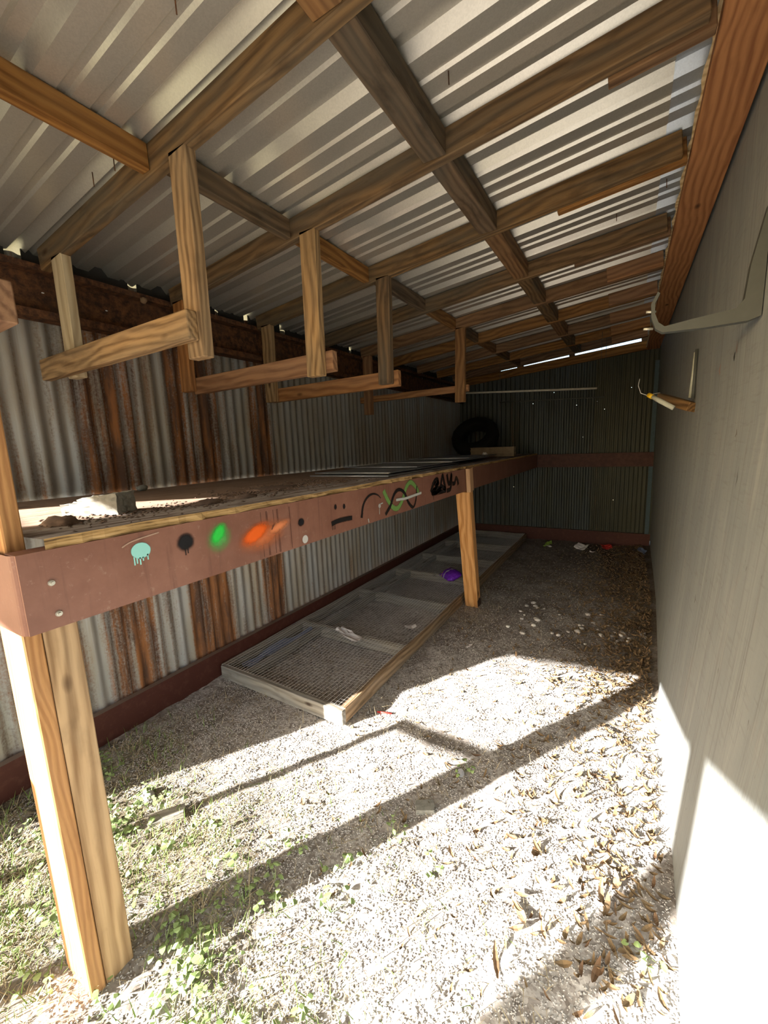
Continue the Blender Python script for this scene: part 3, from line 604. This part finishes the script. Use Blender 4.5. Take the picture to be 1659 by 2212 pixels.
for v in bm.verts: v.co += Vector((rng.normal(0, .0016), rng.normal(0, .0016), rng.normal(0, .0018) + (.006 * v.co.x / .05 if v.co.z > 0 else 0)))
mk('body', bm2(bm), M['concrete'], cb, Matrix.Translation((-1.445, .665, TZ + .030)) @ Matrix.Rotation(.45, 4, 'Z'))
bm = bmesh.new(); boxbm(bm, .085, .065, .036); bmesh.ops.subdivide_edges(bm, edges=bm.edges, cuts=5, use_grid_fill=True)
for v in bm.verts: v.co += Vector(rng.normal(0, .0018, 3))
mk('broken_web', bm2(bm), M['concrete'], cb, Matrix.Translation((-1.53, .625, TZ + .018)) @ Matrix.Rotation(.45, 4, 'Z'))
o = lump('stone_chip', Matrix.Translation((-2.2, 1.19, TZ + .014)) @ Matrix.Rotation(.4, 4, 'Z'), .02, .15, M['concrete'], 3, 2, (1, 1.8, .9)); tag(o, 'small grey stone chip on the bench against the rusty wall', 'stone')
for i, (x, y, rx, ry, hz, lb) in enumerate([(-1.36, .50, .06, .045, .02, 'dark crumbly dirt clump on the bench beside the front post'), (-1.3, .93, .03, .06, .014, 'dirt clump on the bench right of the concrete piece'), (-1.30, 1.10, .03, .05, .012, 'low dirt clump on the bench past the sun streak'), (-1.47, 1.42, .08, .15, .006, 'wide thin heap of twigs and dirt on the bench top')]):
    o = lump('dirt_clump', Matrix.Translation((x, y, TZ + .002)), 1, .16, M['dirt'], 10 + i, 3, (rx, ry, hz)); tag(o, lb, 'dirt', 'dirt on the bench')
def chips(name, n, fn, mat, smin, smax, label, cat, flat=.4):
    """many little irregular chips in one mesh"""
    base = np.array([(1, 0, 0), (-.5, .8, 0), (-.6, -.7, 0), (0, 0, .7), (0, 0, -.7)]); tri = [(0, 1, 3), (1, 2, 3), (2, 0, 3), (1, 0, 4), (2, 1, 4), (0, 2, 4)]
    vs = np.zeros((n * 5, 3)); 
    for i in range(n):
        x, y, z = fn(i); a = rng.uniform(0, 6.28); s = rng.uniform(smin, smax); ca, sa = math.cos(a), math.sin(a); asp = rng.uniform(.5, 1)
        b = base * (s, s * asp, s * flat) * rng.uniform(.75, 1.25, (5, 3)); b[:, 2] += rng.normal(0, .1) * b[:, 0]
        vs[i * 5:i * 5 + 5, 0] = b[:, 0] * ca - b[:, 1] * sa + x; vs[i * 5:i * 5 + 5, 1] = b[:, 0] * sa + b[:, 1] * ca + y; vs[i * 5:i * 5 + 5, 2] = b[:, 2] + z
    fs = (np.arange(n)[:, None, None] * 5 + np.array(tri)[None]).reshape(-1, 3)
    me = bpy.data.meshes.new(name); me.vertices.add(n * 5); me.vertices.foreach_set('co', vs.ravel()); nf = len(fs); me.loops.add(nf * 3); me.loops.foreach_set('vertex_index', fs.ravel().astype(np.int32)); me.polygons.add(nf); me.polygons.foreach_set('loop_start', np.arange(0, nf * 3, 3, dtype=np.int32)); me.update(calc_edges=True); me.validate()
    return tag(mk(name, me, mat), label, cat, None, 'stuff')
def f_(i):
    y = .45 + abs(rng.normal(0, .7)) if i % 2 else rng.uniform(1.1, 1.9); y = min(y, 3); x = rng.normal(-1.33, .08) if i % 2 else rng.normal(-1.45, .1)
    return max(-2.2, min(-1.13, x)), y, TZ + .004
chips('bench_debris', 900, f_, M['dirt'], .004, .011, 'crumbs of dirt and bark scattered on the bench top', 'debris')
# stacked zinc sheets
for i, (x0, x1, y0, y1, z, tilt, lb) in enumerate([(-1.80, -1.20, 2.07, 3.25, .006, 0, 'lowest grey metal sheet of the stack, nearest on the bench'), (-1.83, -1.25, 2.16, 3.4, .018, 0, 'second grey metal sheet lying on the lowest one'), (-1.92, -1.28, 2.62, 3.8, .028, 0, 'third grey metal sheet in the staggered stack'),
                                               (-1.88, -1.22, 3.15, 4.2, .036, 0, 'fourth grey metal sheet in the staggered stack'), (-1.92, -1.28, 3.75, 4.7, .043, 0, 'farthest grey metal sheet of the staggered stack')]):
    e = empty('metal_sheet', ((x0 + x1) / 2, y0, TZ + z - .004), lb, 'metal sheet', 'metal sheets stacked on the bench')
    bm = bmesh.new(); boxbm(bm, x1 - x0, y1 - y0, .004, ((x0 + x1) / 2, (y0 + y1) / 2, TZ + z)); mk('sheet', bm2(bm), M['steel'], e)
    tube('folded_edge', [(x0, y0, TZ + z + .001), (x1, y0 + .02 * (i % 2), TZ + z + .001)], .0045, M['can'], e, 6)
for i in range(5):
    pass
o = lump('timber_block', Matrix.Translation((-1.42, 5.05, TZ + .065)) @ Matrix.Rotation(.06, 4, 'Z'), .5, .02, M['logwood'], 5, 2, (.52, .13, .115), True); tag(o, 'rough brown timber block at the far end of the bench', 'timber')
o = lump('crumpled_paper', Matrix.Translation((-1.42, 4.72, TZ + .05)), .03, .3, M['paper'], 8, 2, (1, 1, .8)); tag(o, 'small crumpled white scrap on the farthest metal sheet', 'paper')
bm = bmesh.new(); nu, nv = 36, 16; tv = []
for i in range(nu):
    a = 2 * math.pi * i / nu; row = []
    for j in range(nv):
        b = 2 * math.pi * j / nv; cr = math.copysign(abs(math.cos(b)) ** .6, math.cos(b)); sr = math.copysign(abs(math.sin(b)) ** .6, math.sin(b))
        tread = .006 * (i % 2) if cr > .8 else 0
        rr = .25 + (.085 + tread) * cr; row.append(bm.verts.new((rr * math.cos(a), rr * math.sin(a), .095 * sr)))
    tv.append(row)
for i in range(nu):
    for j in range(nv): bm.faces.new((tv[i][j], tv[(i + 1) % nu][j], tv[(i + 1) % nu][(j + 1) % nv], tv[i][(j + 1) % nv]))
o = mk('tire', bm2(bm), M['tire'], None, Matrix.Translation((-1.90, 5.83, TZ + .27)) @ Matrix.Rotation(math.radians(48), 4, 'X'), True); tag(o, 'black rubber tire leaning in the dark far corner of the bench', 'tire')

# ------------------------------------------------------------------ wire mesh frame on the ground
FX0, FX1, FY0, FY1 = -2.225, -1.25, 1.57, 6.22
fr = empty('wire_mesh_frame', ((FX0 + FX1) / 2, 3.9, 0), 'long weathered wooden frame covered in wire mesh lying under the bench', 'frame')
board('long_rail', (FX1, FY0, .042), (FX1, FY1, .042), .088, .038, (0, 0, 1), M['darkwood'], fr)
board('long_rail', (FX0, FY0, .042), (FX0, FY1, .042), .088, .038, (0, 0, 1), M['greywood'], fr)
board('inner_rail', (-2.03, FY0, .05), (-2.03, FY1, .05), .055, .036, (0, 0, 1), M['greywood'], fr)
cy = [FY0, 2.34, 3.16, 3.91, 4.63, 5.40, FY1]
for i, y in enumerate(cy): board('cross_rail', (FX0, y, .044), (FX1 - .02 + (.038 if i == 0 else 0), y - .01, .040), .086, .038, (0, 0, 1), M['greywood'], fr)
vs = []; fs = []
def mz(x, y):
    s = (x - FX0) / (FX1 - FX0); best = min(abs(y - c_) for c_ in cy) / .38; return .09 - .022 * math.sin(math.pi * s) * min(1, best) + .0035 * math.sin(x * 14 + y * 6)
def wirestrip(P, r=.00115):
    b = len(vs)
    for p_ in P:
        for a in range(3): vs.append((p_[0] + r * math.cos(a * 2.094), p_[1] + r * math.cos(a * 2.094 + 1), p_[2] + r * math.sin(a * 2.094)))
    for i in range(len(P) - 1):
        for a in range(3): fs.append((b + i * 3 + a, b + i * 3 + (a + 1) % 3, b + i * 3 + 3 + (a + 1) % 3, b + i * 3 + 3 + a))
y = FY0 + .01
while y < FY1:
    wirestrip([(x, y + .004 * math.sin(x * 9 + y * 3), mz(x, y)) for x in np.linspace(FX0, FX1, 15)]); y += .0254
x = FX0
while x < FX1 + .005:
    wirestrip([(x + .003 * math.sin(y_ * 5), y_, mz(x, y_)) for y_ in np.linspace(FY0, FY1, 100)]); x += .0254
o = mk('wire_mesh', pyd('wire_mesh', vs, fs), M['wire'], fr); o['kind'] = 'stuff'
def paperscrap(name, M4, lx, ly, mat, seed, fold=.3):
    r_ = random.Random(seed); n = 6; P = []; 
    for i in range(n):
        for j in range(n):
            u, v = i / (n - 1) - .5, j / (n - 1) - .5
            P.append((u * lx, v * ly * (1 - .25 * abs(u)), fold * lx * (abs(u) ** 1.3) + r_.uniform(-1, 1) * .05 * lx))
    Fq = [(i * n + j, i * n + j + 1, (i + 1) * n + j + 1, (i + 1) * n + j) for i in range(n - 1) for j in range(n - 1)]
    me = pyd(name, P, Fq); o = mk(name, me, mat, None, M4); s = o.modifiers.new('thickness', 'SOLIDIFY'); s.thickness = .0008; return o
o = paperscrap('paper_scrap', Matrix.Translation((-1.70, 2.27, .095)) @ Matrix.Rotation(-.35, 4, 'Z'), .27, .085, M['paper'], 1, .16); tag(o, 'long torn white paper scrap lying on the wire mesh', 'paper')
o = paperscrap('paper_scrap', Matrix.Translation((-1.36, 2.6, .09)) @ Matrix.Rotation(.8, 4, 'Z'), .085, .06, M['paper'], 2, .3); tag(o, 'small crumpled white scrap near the mesh frame right rail', 'paper')
o = paperscrap('blue_scrap', Matrix.Translation((-2.13, 2.0, .03)) @ Matrix.Rotation(1.5, 4, 'Z'), .62, .11, M['blueplastic'], 4, .05); tag(o, 'blue plastic scrap under the wire mesh by the sill', 'plastic')  # strip coloured to stand in for bluish shade under the mesh
# chip bag
bm = bmesh.new(); nu, nv = 20, 14
G = []
for s_ in (1, -1):
    g = []
    for i in range(nu + 1):
        row = []
        for j in range(nv + 1):
            u, v = i / nu - .5, j / nv - .5
            puff = max(0, (1 - (2 * abs(u)) ** 3)) * max(0, (1 - (2 * abs(v)) ** 3)); wgt = 1 - .25 * (1 if u > .3 else 0) * (u - .3) / .2
            row.append(bm.verts.new((u * .25, v * .17 * wgt * (1 - .12 * puff), s_ * (.047 * puff ** .7 + .004 * math.sin(u * 30 + v * 17) * puff))))
        g.append(row)
    G.append(g)
    for i in range(nu):
        for j in range(nv): bm.faces.new((g[i][j], g[i + 1][j], g[i + 1][j + 1], g[i][j + 1]))
bmesh.ops.remove_doubles(bm, verts=bm.verts, dist=.0004)
o = mk('snack_bag', bm2(bm), M['bag'], None, Matrix.Translation((-1.50, 3.80, .135)) @ Matrix.Rotation(-.75, 4, 'Z') @ Matrix.Rotation(.35, 4, 'X'), True); tag(o, 'puffy purple and gold snack bag on the wire mesh', 'bag')

# ------------------------------------------------------------------ hooks and bits on the right wall
hk = empty('wall_hook', (.29, 1.62, 1.78), 'large grey metal hook curving out of the grey wall near the plank', 'hook')
out = [(.312, 2.08), (.312, 1.95), (.312, 1.79), (.285, 1.781), (.185, 1.779), (.08, 1.783), (.061, 1.797), (.049, 1.83), (.046, 1.872), (.062, 1.906)]
inr = [(.068, 1.90), (.056, 1.872), (.058, 1.842), (.068, 1.815), (.085, 1.80), (.16, 1.81), (.255, 1.82), (.272, 1.842), (.279, 1.93), (.305, 2.08)]
extr('hook_bar', out + inr, 1, 1.605, 1.635, M['darksteel'], hk)
for x, z in ((.045, 1.80), (.05, 1.85)): tube('peg', [(x + .01, 1.615, z), (x - .016, 1.61, z + .002)], .004, M['zinc'], hk, 6)
b2 = empty('wall_bracket', (.3, 2.9, 1.65), 'small wooden bracket with a yellow-tipped white tube on the grey wall', 'bracket')
board('bracket_block', (.31, 2.84, 1.61), (.17, 3.05, 1.69), .05, .075, (0, .3, 1), M['rafter'], b2)
tube('tube', [(.115, 2.88, 1.69), (.15, 2.83, 1.66), (.215, 2.80, 1.612)], [.011, .013, .013], M['whitepipe'], b2, 10)
tube('yellow_cap', [(.098, 2.90, 1.702), (.118, 2.876, 1.687)], .0135, M['yellow'], b2, 10)
tube('wall_strip', [(.303, 2.9, 1.91), (.300, 2.9, 1.78), (.296, 2.92, 1.67)], .008, M['whitepipe'], b2, 8); tube('wall_strip', [(.304, 2.86, 1.92), (.303, 2.86, 1.66)], .007, M['darksteel'], b2, 8)
tube('bent_wire', [(.16, 3.02, 1.72), (.09, 3.0, 1.71), (.06, 3.0, 1.725), (.045, 3.0, 1.77), (.05, 3.0, 1.81)], .0018, M['wire'], b2, 5)
# hanging rods at the back
rd = empty('hanging_rod', (-1.0, 5.2, 2.05), 'long pale rod hung level across the dim rear of the shed', 'rod')
tube('rod', [(-1.80, 4.9, 2.075), (-1.1, 5.0, 2.04), (-.303, 5.1, 2.0)], .011, M['polepaint'], rd, 8)
tube('wire_hanger', [(-.303, 5.1, 2.0), (-.27, 5.1, 2.05), (-.275, 5.1, 2.3), (-.275, 5.1, zb(-.27, 5.1) + .05)], .0018, M['darksteel'], rd, 5); tube('wire_hanger', [(-1.78, 4.9, 2.075), (-1.78, 4.9, zb(-1.78, 4.9) + .05)], .0018, M['darksteel'], rd, 5)
rd = empty('hanging_rod', (-.8, 5.55, 1.95), 'thin dark rod hung just below the pale rod at the rear', 'rod')
tube('rod', [(-1.47, 5.55, 1.985), (-.25, 5.55, 1.94)], .0065, M['darksteel'], rd, 7); tube('wire_hanger', [(-.25, 5.55, 1.94), (-.255, 5.55, zb(-.25, 5.55) + .08)], .002, M['darksteel'], rd, 5); tube('wire_hanger', [(-1.47, 5.55, 1.985), (-1.47, 5.55, zb(-1.47, 5.55) + .08)], .002, M['darksteel'], rd, 5)

# ------------------------------------------------------------------ unseen things added outside the open front to throw the shadows
def zp(x): return 2.36 + .1 * (x + 2.22)
def back(T):
    T = Vector(T); t = (zp(T.x) - T.z) / (TE + .0527); return (T.x - .527 * t, T.y - .85 * t)
hole = [back(p_) for p_ in ((-2.08, .50, 1.284), (-1.46, 1.08, 1.284), (-1.36, .66, 1.284), (-1.42, .36, 1.284))]  # opening traced back from the wanted sun streak on the bench top
outer = [(-4.6, .2), (-2.5, .2), (-2.5, -.12), (.42, -.12), (.42, -2.80), (-2.55, -2.80), (-2.95, -2.42), (-4.6, -2.30)]
from mathutils.geometry import tessellate_polygon
L2 = [[Vector((x, y, 0)) for x, y in outer], [Vector((x, y, 0)) for x, y in hole]]
bm = bmesh.new(); cv = [bm.verts.new((x, y, zp(x))) for x, y in outer + hole]
for tr in tessellate_polygon(L2): bm.faces.new([cv[i] for i in tr])
cp = empty('carport', (-2.4, -2.7, 0), 'open carport outside the shed front, behind the viewer', 'carport')  # unseen roof and posts, added and shaped to cast the wanted shadows
o = mk('carport_roof', bm2(bm), M['roof'], cp); s = o.modifiers.new('thickness', 'SOLIDIFY'); s.thickness = .03; s.offset = 1
board('carport_post', (-2.37, -2.72, 0), (-2.37, -2.72, zp(-2.37)), .1, .1, (1, 0, 0), M['post'], cp); board('carport_post', (-4.5, -2.25, 0), (-4.5, -2.25, zp(-4.5)), .09, .09, (1, 0, 0), M['post'], cp)
sh = empty('sawhorse', (-2.02, -.36, 0), 'low wooden rail on two legs outside the front corner', 'sawhorse')  # unseen rail added for the thin angled shadow on the ground
board('leg', (-2.255, -.36, 0), (-2.255, -.36, .9), .04, .03, (1, 0, 0), M['post'], sh); board('leg', (-1.765, -.36, 0), (-1.765, -.36, .9), .05, .03, (1, 0, 0), M['post'], sh)
board('top_rail', (-2.27, -.36, .905), (-1.745, -.36, .905), .035, .045, (0, 0, 1), M['post'], sh)

# ------------------------------------------------------------------ litter on the ground
for nm, x, y, sx, mat, seed, lb, cat in [('wrapper', -.87, 5.88, .16, 'greenfoil', 11, 'green and white snack wrapper by the far sill', 'wrapper'), ('wrapper', -.45, 5.92, .17, 'paper', 12, 'crumpled cream wrapper by the far sill', 'wrapper'),
                                ('wrapper', -.17, 6.05, .13, 'red', 13, 'red and white wrapper under the far sill near the grey wall', 'wrapper'), ('wrapper', .22, 5.9, .15, 'blueplastic', 14, 'faded blue wrapper in the corner by the grey wall', 'wrapper'), ('paper_scrap', -.86, 5.80, .09, 'paper', 15, 'white paper corner beside the green wrapper', 'paper'), ('paper_scrap', -.31, 5.7, .07, 'paper', 16, 'tiny white scrap among leaves at the rear', 'paper'),
                                ('paper_scrap', -.90, 2.62, .05, 'paper', 17, 'tiny white scrap on the gravel right of the mesh frame', 'paper')]:
    o = paperscrap(nm, Matrix.Translation((x, y, gz(x, y) + .02)) @ Matrix.Rotation(seed, 4, 'Z') @ Matrix.Rotation(.5, 4, 'X'), sx, sx * .7, M[mat], seed, .5); tag(o, lb, cat)
o = tube('drinking_straw', [(-1.135, 1.735, gz(-1.1, 1.73) + .008), (-1.055, 1.76, gz(-1.05, 1.76) + .008)], .0045, M['red'], None, 7); tag(o, 'short red plastic straw on the gravel near the frame corner', 'straw')
bm = bmesh.new(); bmesh.ops.create_cone(bm, cap_ends=True, segments=18, radius1=.017, radius2=.015, depth=.012); bmesh.ops.create_cone(bm, cap_ends=True, segments=14, radius1=.009, radius2=.009, depth=.004, matrix=Matrix.Translation((0, 0, .007)))
o = mk('bottle_cap', bm2(bm), M['can'], None, Matrix.Translation((-.571, 1.532, gz(-.57, 1.53) + .008)) @ Matrix.Rotation(.5, 4, 'X')); tag(o, 'round silvery bottle cap in the shadow band on the gravel', 'cap')
o = lump('concrete_chip', Matrix.Translation((-.64, 1.30, gz(-.64, 1.3) + .008)) @ Matrix.Rotation(.5, 4, 'Z'), .5, .05, M['concrete'], 21, 2, (.075, .05, .02), True); tag(o, 'flat bluish concrete chip in the shadow of the front post', 'stone')
o = lump('wood_offcut', Matrix.Translation((-1.55, .76, gz(-1.55, .76) + .008)) @ Matrix.Rotation(.9, 4, 'Z'), .5, .03, M['greywood'], 22, 2, (.13, .055, .022), True); tag(o, 'short grey wooden offcut half buried near the front post', 'wood')
o = lump('stone_chip', Matrix.Translation((-1.72, .78, gz(-1.72, .78) + .014)), .024, .15, M['stone'], 23, 2, (1.6, 1, .8)); tag(o, 'pale stone lying behind the front post on the gravel', 'stone')
# bigger pale stones near the far edge of the sun patch
base = []
for s_ in range(4):
    o = lump('pale_stone', None, .02, .14, M['stone'], 40 + s_, 1, (1.3, 1, .6)); base.append(o)
sp = [(rng.normal(.03, .13), rng.normal(3.35, .12)) for _ in range(22)] + [(rng.uniform(-.75, -.1), rng.uniform(3.05, 3.75)) for _ in range(26)]
for i, (x, y) in enumerate(sp):
    x = min(x, .18); o = base[i] if i < 4 else base[i % 4].copy()
    if i >= 4: COL.objects.link(o)
    o.location = (x, y, gz(x, y) + .008); o.rotation_euler = (0, 0, rng.uniform(0, 6)); s_ = rng.uniform(.45, 1.15); o.scale = (s_, s_, s_)
    tag(o, 'small pale rounded stone among the leaves right of the middle post', 'stone', 'pale stones on the shaded ground')
# dry leaves
def leafmesh(seed):
    r_ = random.Random(seed); L = 1.0; Wd = r_.uniform(.2, .36); P = []; n = 5; curl = r_.uniform(.15, .5); tw = r_.uniform(-.6, .6)
    for i in range(n):
        t = i / (n - 1); w_ = Wd * math.sin(math.pi * min(.97, max(.03, t)) ** .9) ** .8 * .5; zc = curl * (2 * t - 1) ** 2 * .6
        P += [(t - .5, -w_, zc + .35 * w_ + tw * w_ * (t - .5)), (t - .5, 0, zc), (t - .5, w_, zc + .35 * w_ - tw * w_ * (t - .5))]
    Fq = []
    for i in range(n - 1):
        a = i * 3; Fq += [(a, a + 1, a + 4, a + 3), (a + 1, a + 2, a + 5, a + 4)]
    return P, Fq
LM = []
for s_ in range(6):
    P, Fq = leafmesh(s_); me = pyd('dry_leaf', P, Fq); me.materials.append(M['leaf']); LM.append(me)
def leafpos():
    while True:
        u = rng.random()
        if u < .75: x = .2 - abs(rng.normal(0, .22)); y = rng.uniform(.9, 3.4)
        else: x = rng.uniform(-1.2, .1); y = rng.uniform(.85, 3.0)
        if x < .17 and x > -1.2: return x, y
for i in range(300):
    x, y = leafpos(); o = bpy.data.objects.new('dry_leaf', LM[i % 6]); COL.objects.link(o); s_ = rng.uniform(.025, .05)
    if i < 8: s_ = rng.uniform(.07, .1); x, y = rng.uniform(-.3, .15), rng.uniform(.85, 1.4)
    o.scale = (s_, s_, s_); o.location = (x, y, gz(x, y) + .006); o.rotation_euler = (rng.normal(0, .3), rng.normal(0, .25), rng.uniform(0, 6.28)); tag(o, 'curled brown dry leaf on the pale gravel', 'leaf', 'dry leaves on the gravel')
vs = []; fs = []
def addleaf(x, y, s_, z=.004, tilt=.35):
    P, Fq = LF[rng.integers(6)]; Rm = Matrix.Rotation(rng.uniform(0, 6.28), 3, 'Z') @ Matrix.Rotation(rng.normal(0, tilt), 3, 'X') @ Matrix.Rotation(rng.normal(0, tilt), 3, 'Y'); b = len(vs); off = Vector((x, y, gz(x, y) + z))
    for p_ in P: vs.append(tuple(Rm @ (Vector(p_) * s_) + off))
    for f in Fq: fs.append(tuple(q + b for q in f))
LF = [leafmesh(s_) for s_ in range(6)]
for i in range(6500):
    x = .25 - abs(rng.normal(0, .30)); y = rng.uniform(1.0, 6.25); dens = 1 if y > 2.4 else .32
    if x > xw(y, 0) - .03 or x < -1.15 or rng.random() > dens: continue
    addleaf(x, y, rng.uniform(.022, .05), rng.uniform(.002, .016))
for i in range(900): addleaf(rng.uniform(-1.15, .1), rng.uniform(.8, 6.2), rng.uniform(.015, .035))
tag(mk('leaf_litter', pyd('leaf_litter', vs, fs), M['litter']), 'carpet of small brown leaves heaped along the grey wall', 'leaves', None, 'stuff')
# gravel
def gp(i):
    while True:
        y = .25 + abs(rng.normal(0, 1.7)); x = rng.uniform(-2.2, .2)
        if y < 5.5 and not (y < .75 and x < -.9 and rng.random() < .5): return x, y, gz(x, y) + .001
chips('gravel', 60000, gp, M['pebble'], .0025, .0065, 'fine crushed pale gravel over the ground', 'gravel', .7)
k = N('white_shell_bits'); M['shell'] = k.fin((.72, .69, .65), .9)
chips('shell_bits', 26000, gp, M['shell'], .002, .0055, 'tiny white shell fragments in the gravel', 'gravel', .6)
# straw and grass
def blades(name, n, fn, hmin, hmax, wd, mat, lean, label, cat):
    vs.clear(); fs.clear()
    for i in range(n):
        x, y = fn(); h = rng.uniform(hmin, hmax); a = rng.uniform(0, 6.28); l = abs(rng.normal(lean, .35)); d = Vector((math.cos(a), math.sin(a), 0)); s_ = Vector((-d.y, d.x, 0)) * wd * rng.uniform(.6, 1.3); b = len(vs); z = gz(x, y)
        for t in (0, .5, 1):
            c_ = Vector((x, y, z)) + d * (h * math.sin(l) * t * (.6 + .4 * t)) + Vector((0, 0, h * math.cos(min(l, 1.5)) * t + .002)); f = s_ * (1 - .85 * t)
            vs.extend([tuple(c_ - f), tuple(c_ + f)])
        fs.extend([(b, b + 1, b + 3, b + 2), (b + 2, b + 3, b + 5, b + 4)])
    return tag(mk(name, pyd(name, vs, fs), mat), label, cat, None, 'stuff')
def gpos():
    while True:
        x = rng.uniform(-2.2, -.2); y = rng.uniform(.15, 1.35); d = math.sin(x * 5 + y * 3) * math.sin(y * 7 - x * 2) * .5 + .5
        if rng.random() < d * max(0, 1 - (y - .3) / 1.0) * max(.05, min(1, (-.35 - x) / .8)): return x, y
blades('grass', 2600, gpos, .02, .065, .0016, M['grass'], .7, 'sparse green grass around the front post', 'grass')
blades('dead_grass', 8500, lambda: (gpos() if rng.random() < .65 else (rng.uniform(-2.1, -.1), rng.uniform(.3, 2.2))), .02, .07, .0011, M['straw'], 1.35, 'dry flattened grass on the gravel near the front', 'grass')
def spos():
    u = rng.random()
    if u < .35: return rng.normal(-1.08, .12), rng.normal(3.25, .25)
    return rng.uniform(-2.1, .1), rng.uniform(.7, 4.5)
blades('straw_bits', 900, spos, .04, .13, .0012, M['straw'], 1.42, 'bits of dry straw scattered over the gravel', 'straw')
# weeds
WMh = []
for s_ in range(4):
    r_ = random.Random(s_ + 60); P = []; Fq = []
    for q in range(r_.randint(5, 9)):
        a = r_.uniform(0, 6.28); l = r_.uniform(.012, .05); h = r_.uniform(.008, .045); d = Vector((math.cos(a), math.sin(a), 0)); sd = Vector((-d.y, d.x, 0)); b = len(P); c_ = d * l + Vector((0, 0, h)); ll, ww = r_.uniform(.014, .026), r_.uniform(.006, .010)
        P += [c_ - d * .002, c_ + d * ll * .35 + sd * ww + Vector((0, 0, .003)), c_ + d * ll * .35 - sd * ww + Vector((0, 0, .003)), c_ + d * ll * .75 + sd * ww * .8, c_ + d * ll * .75 - sd * ww * .8, c_ + d * ll - Vector((0, 0, .004)), Vector((0, 0, 0)) + sd * .0012, Vector((0, 0, 0)) - sd * .0012]
        Fq += [(b, b + 1, b + 2), (b + 1, b + 3, b + 4, b + 2), (b + 3, b + 5, b + 4), (b + 6, b, b + 7)]
    me = pyd('weed_sprout', P, Fq); me.materials.append(M['weed']); WMh.append(me)
wpos = [(-.98, .80), (-1.02, .70), (-.90, .72), (-1.08, .62), (-.80, .95), (-.75, .82), (-.98, .50), (-.55, 1.56), (-.92, .58), (-.5, 1.1), (.12, 1.16), (-.7, 1.14), (-1.25, .55)]
for i in range(105):
    if i < len(wpos): x, y = wpos[i]
    else:
        x, y = (rng.uniform(-2.05, -1.32), rng.uniform(.42, .8)) if i % 3 == 0 else (rng.uniform(-1.15, -.55), rng.uniform(.28, .56)) if i % 3 == 1 else gpos()
    o = bpy.data.objects.new('weed_sprout', WMh[i % 4]); COL.objects.link(o); s_ = rng.uniform(.7, 1.35); o.scale = (s_, s_, s_); o.location = (x, y, gz(x, y)); o.rotation_euler = (0, 0, rng.uniform(0, 6.28)); tag(o, 'small green leafy weed sprouting from the gravel', 'weed', 'weeds near the open front')
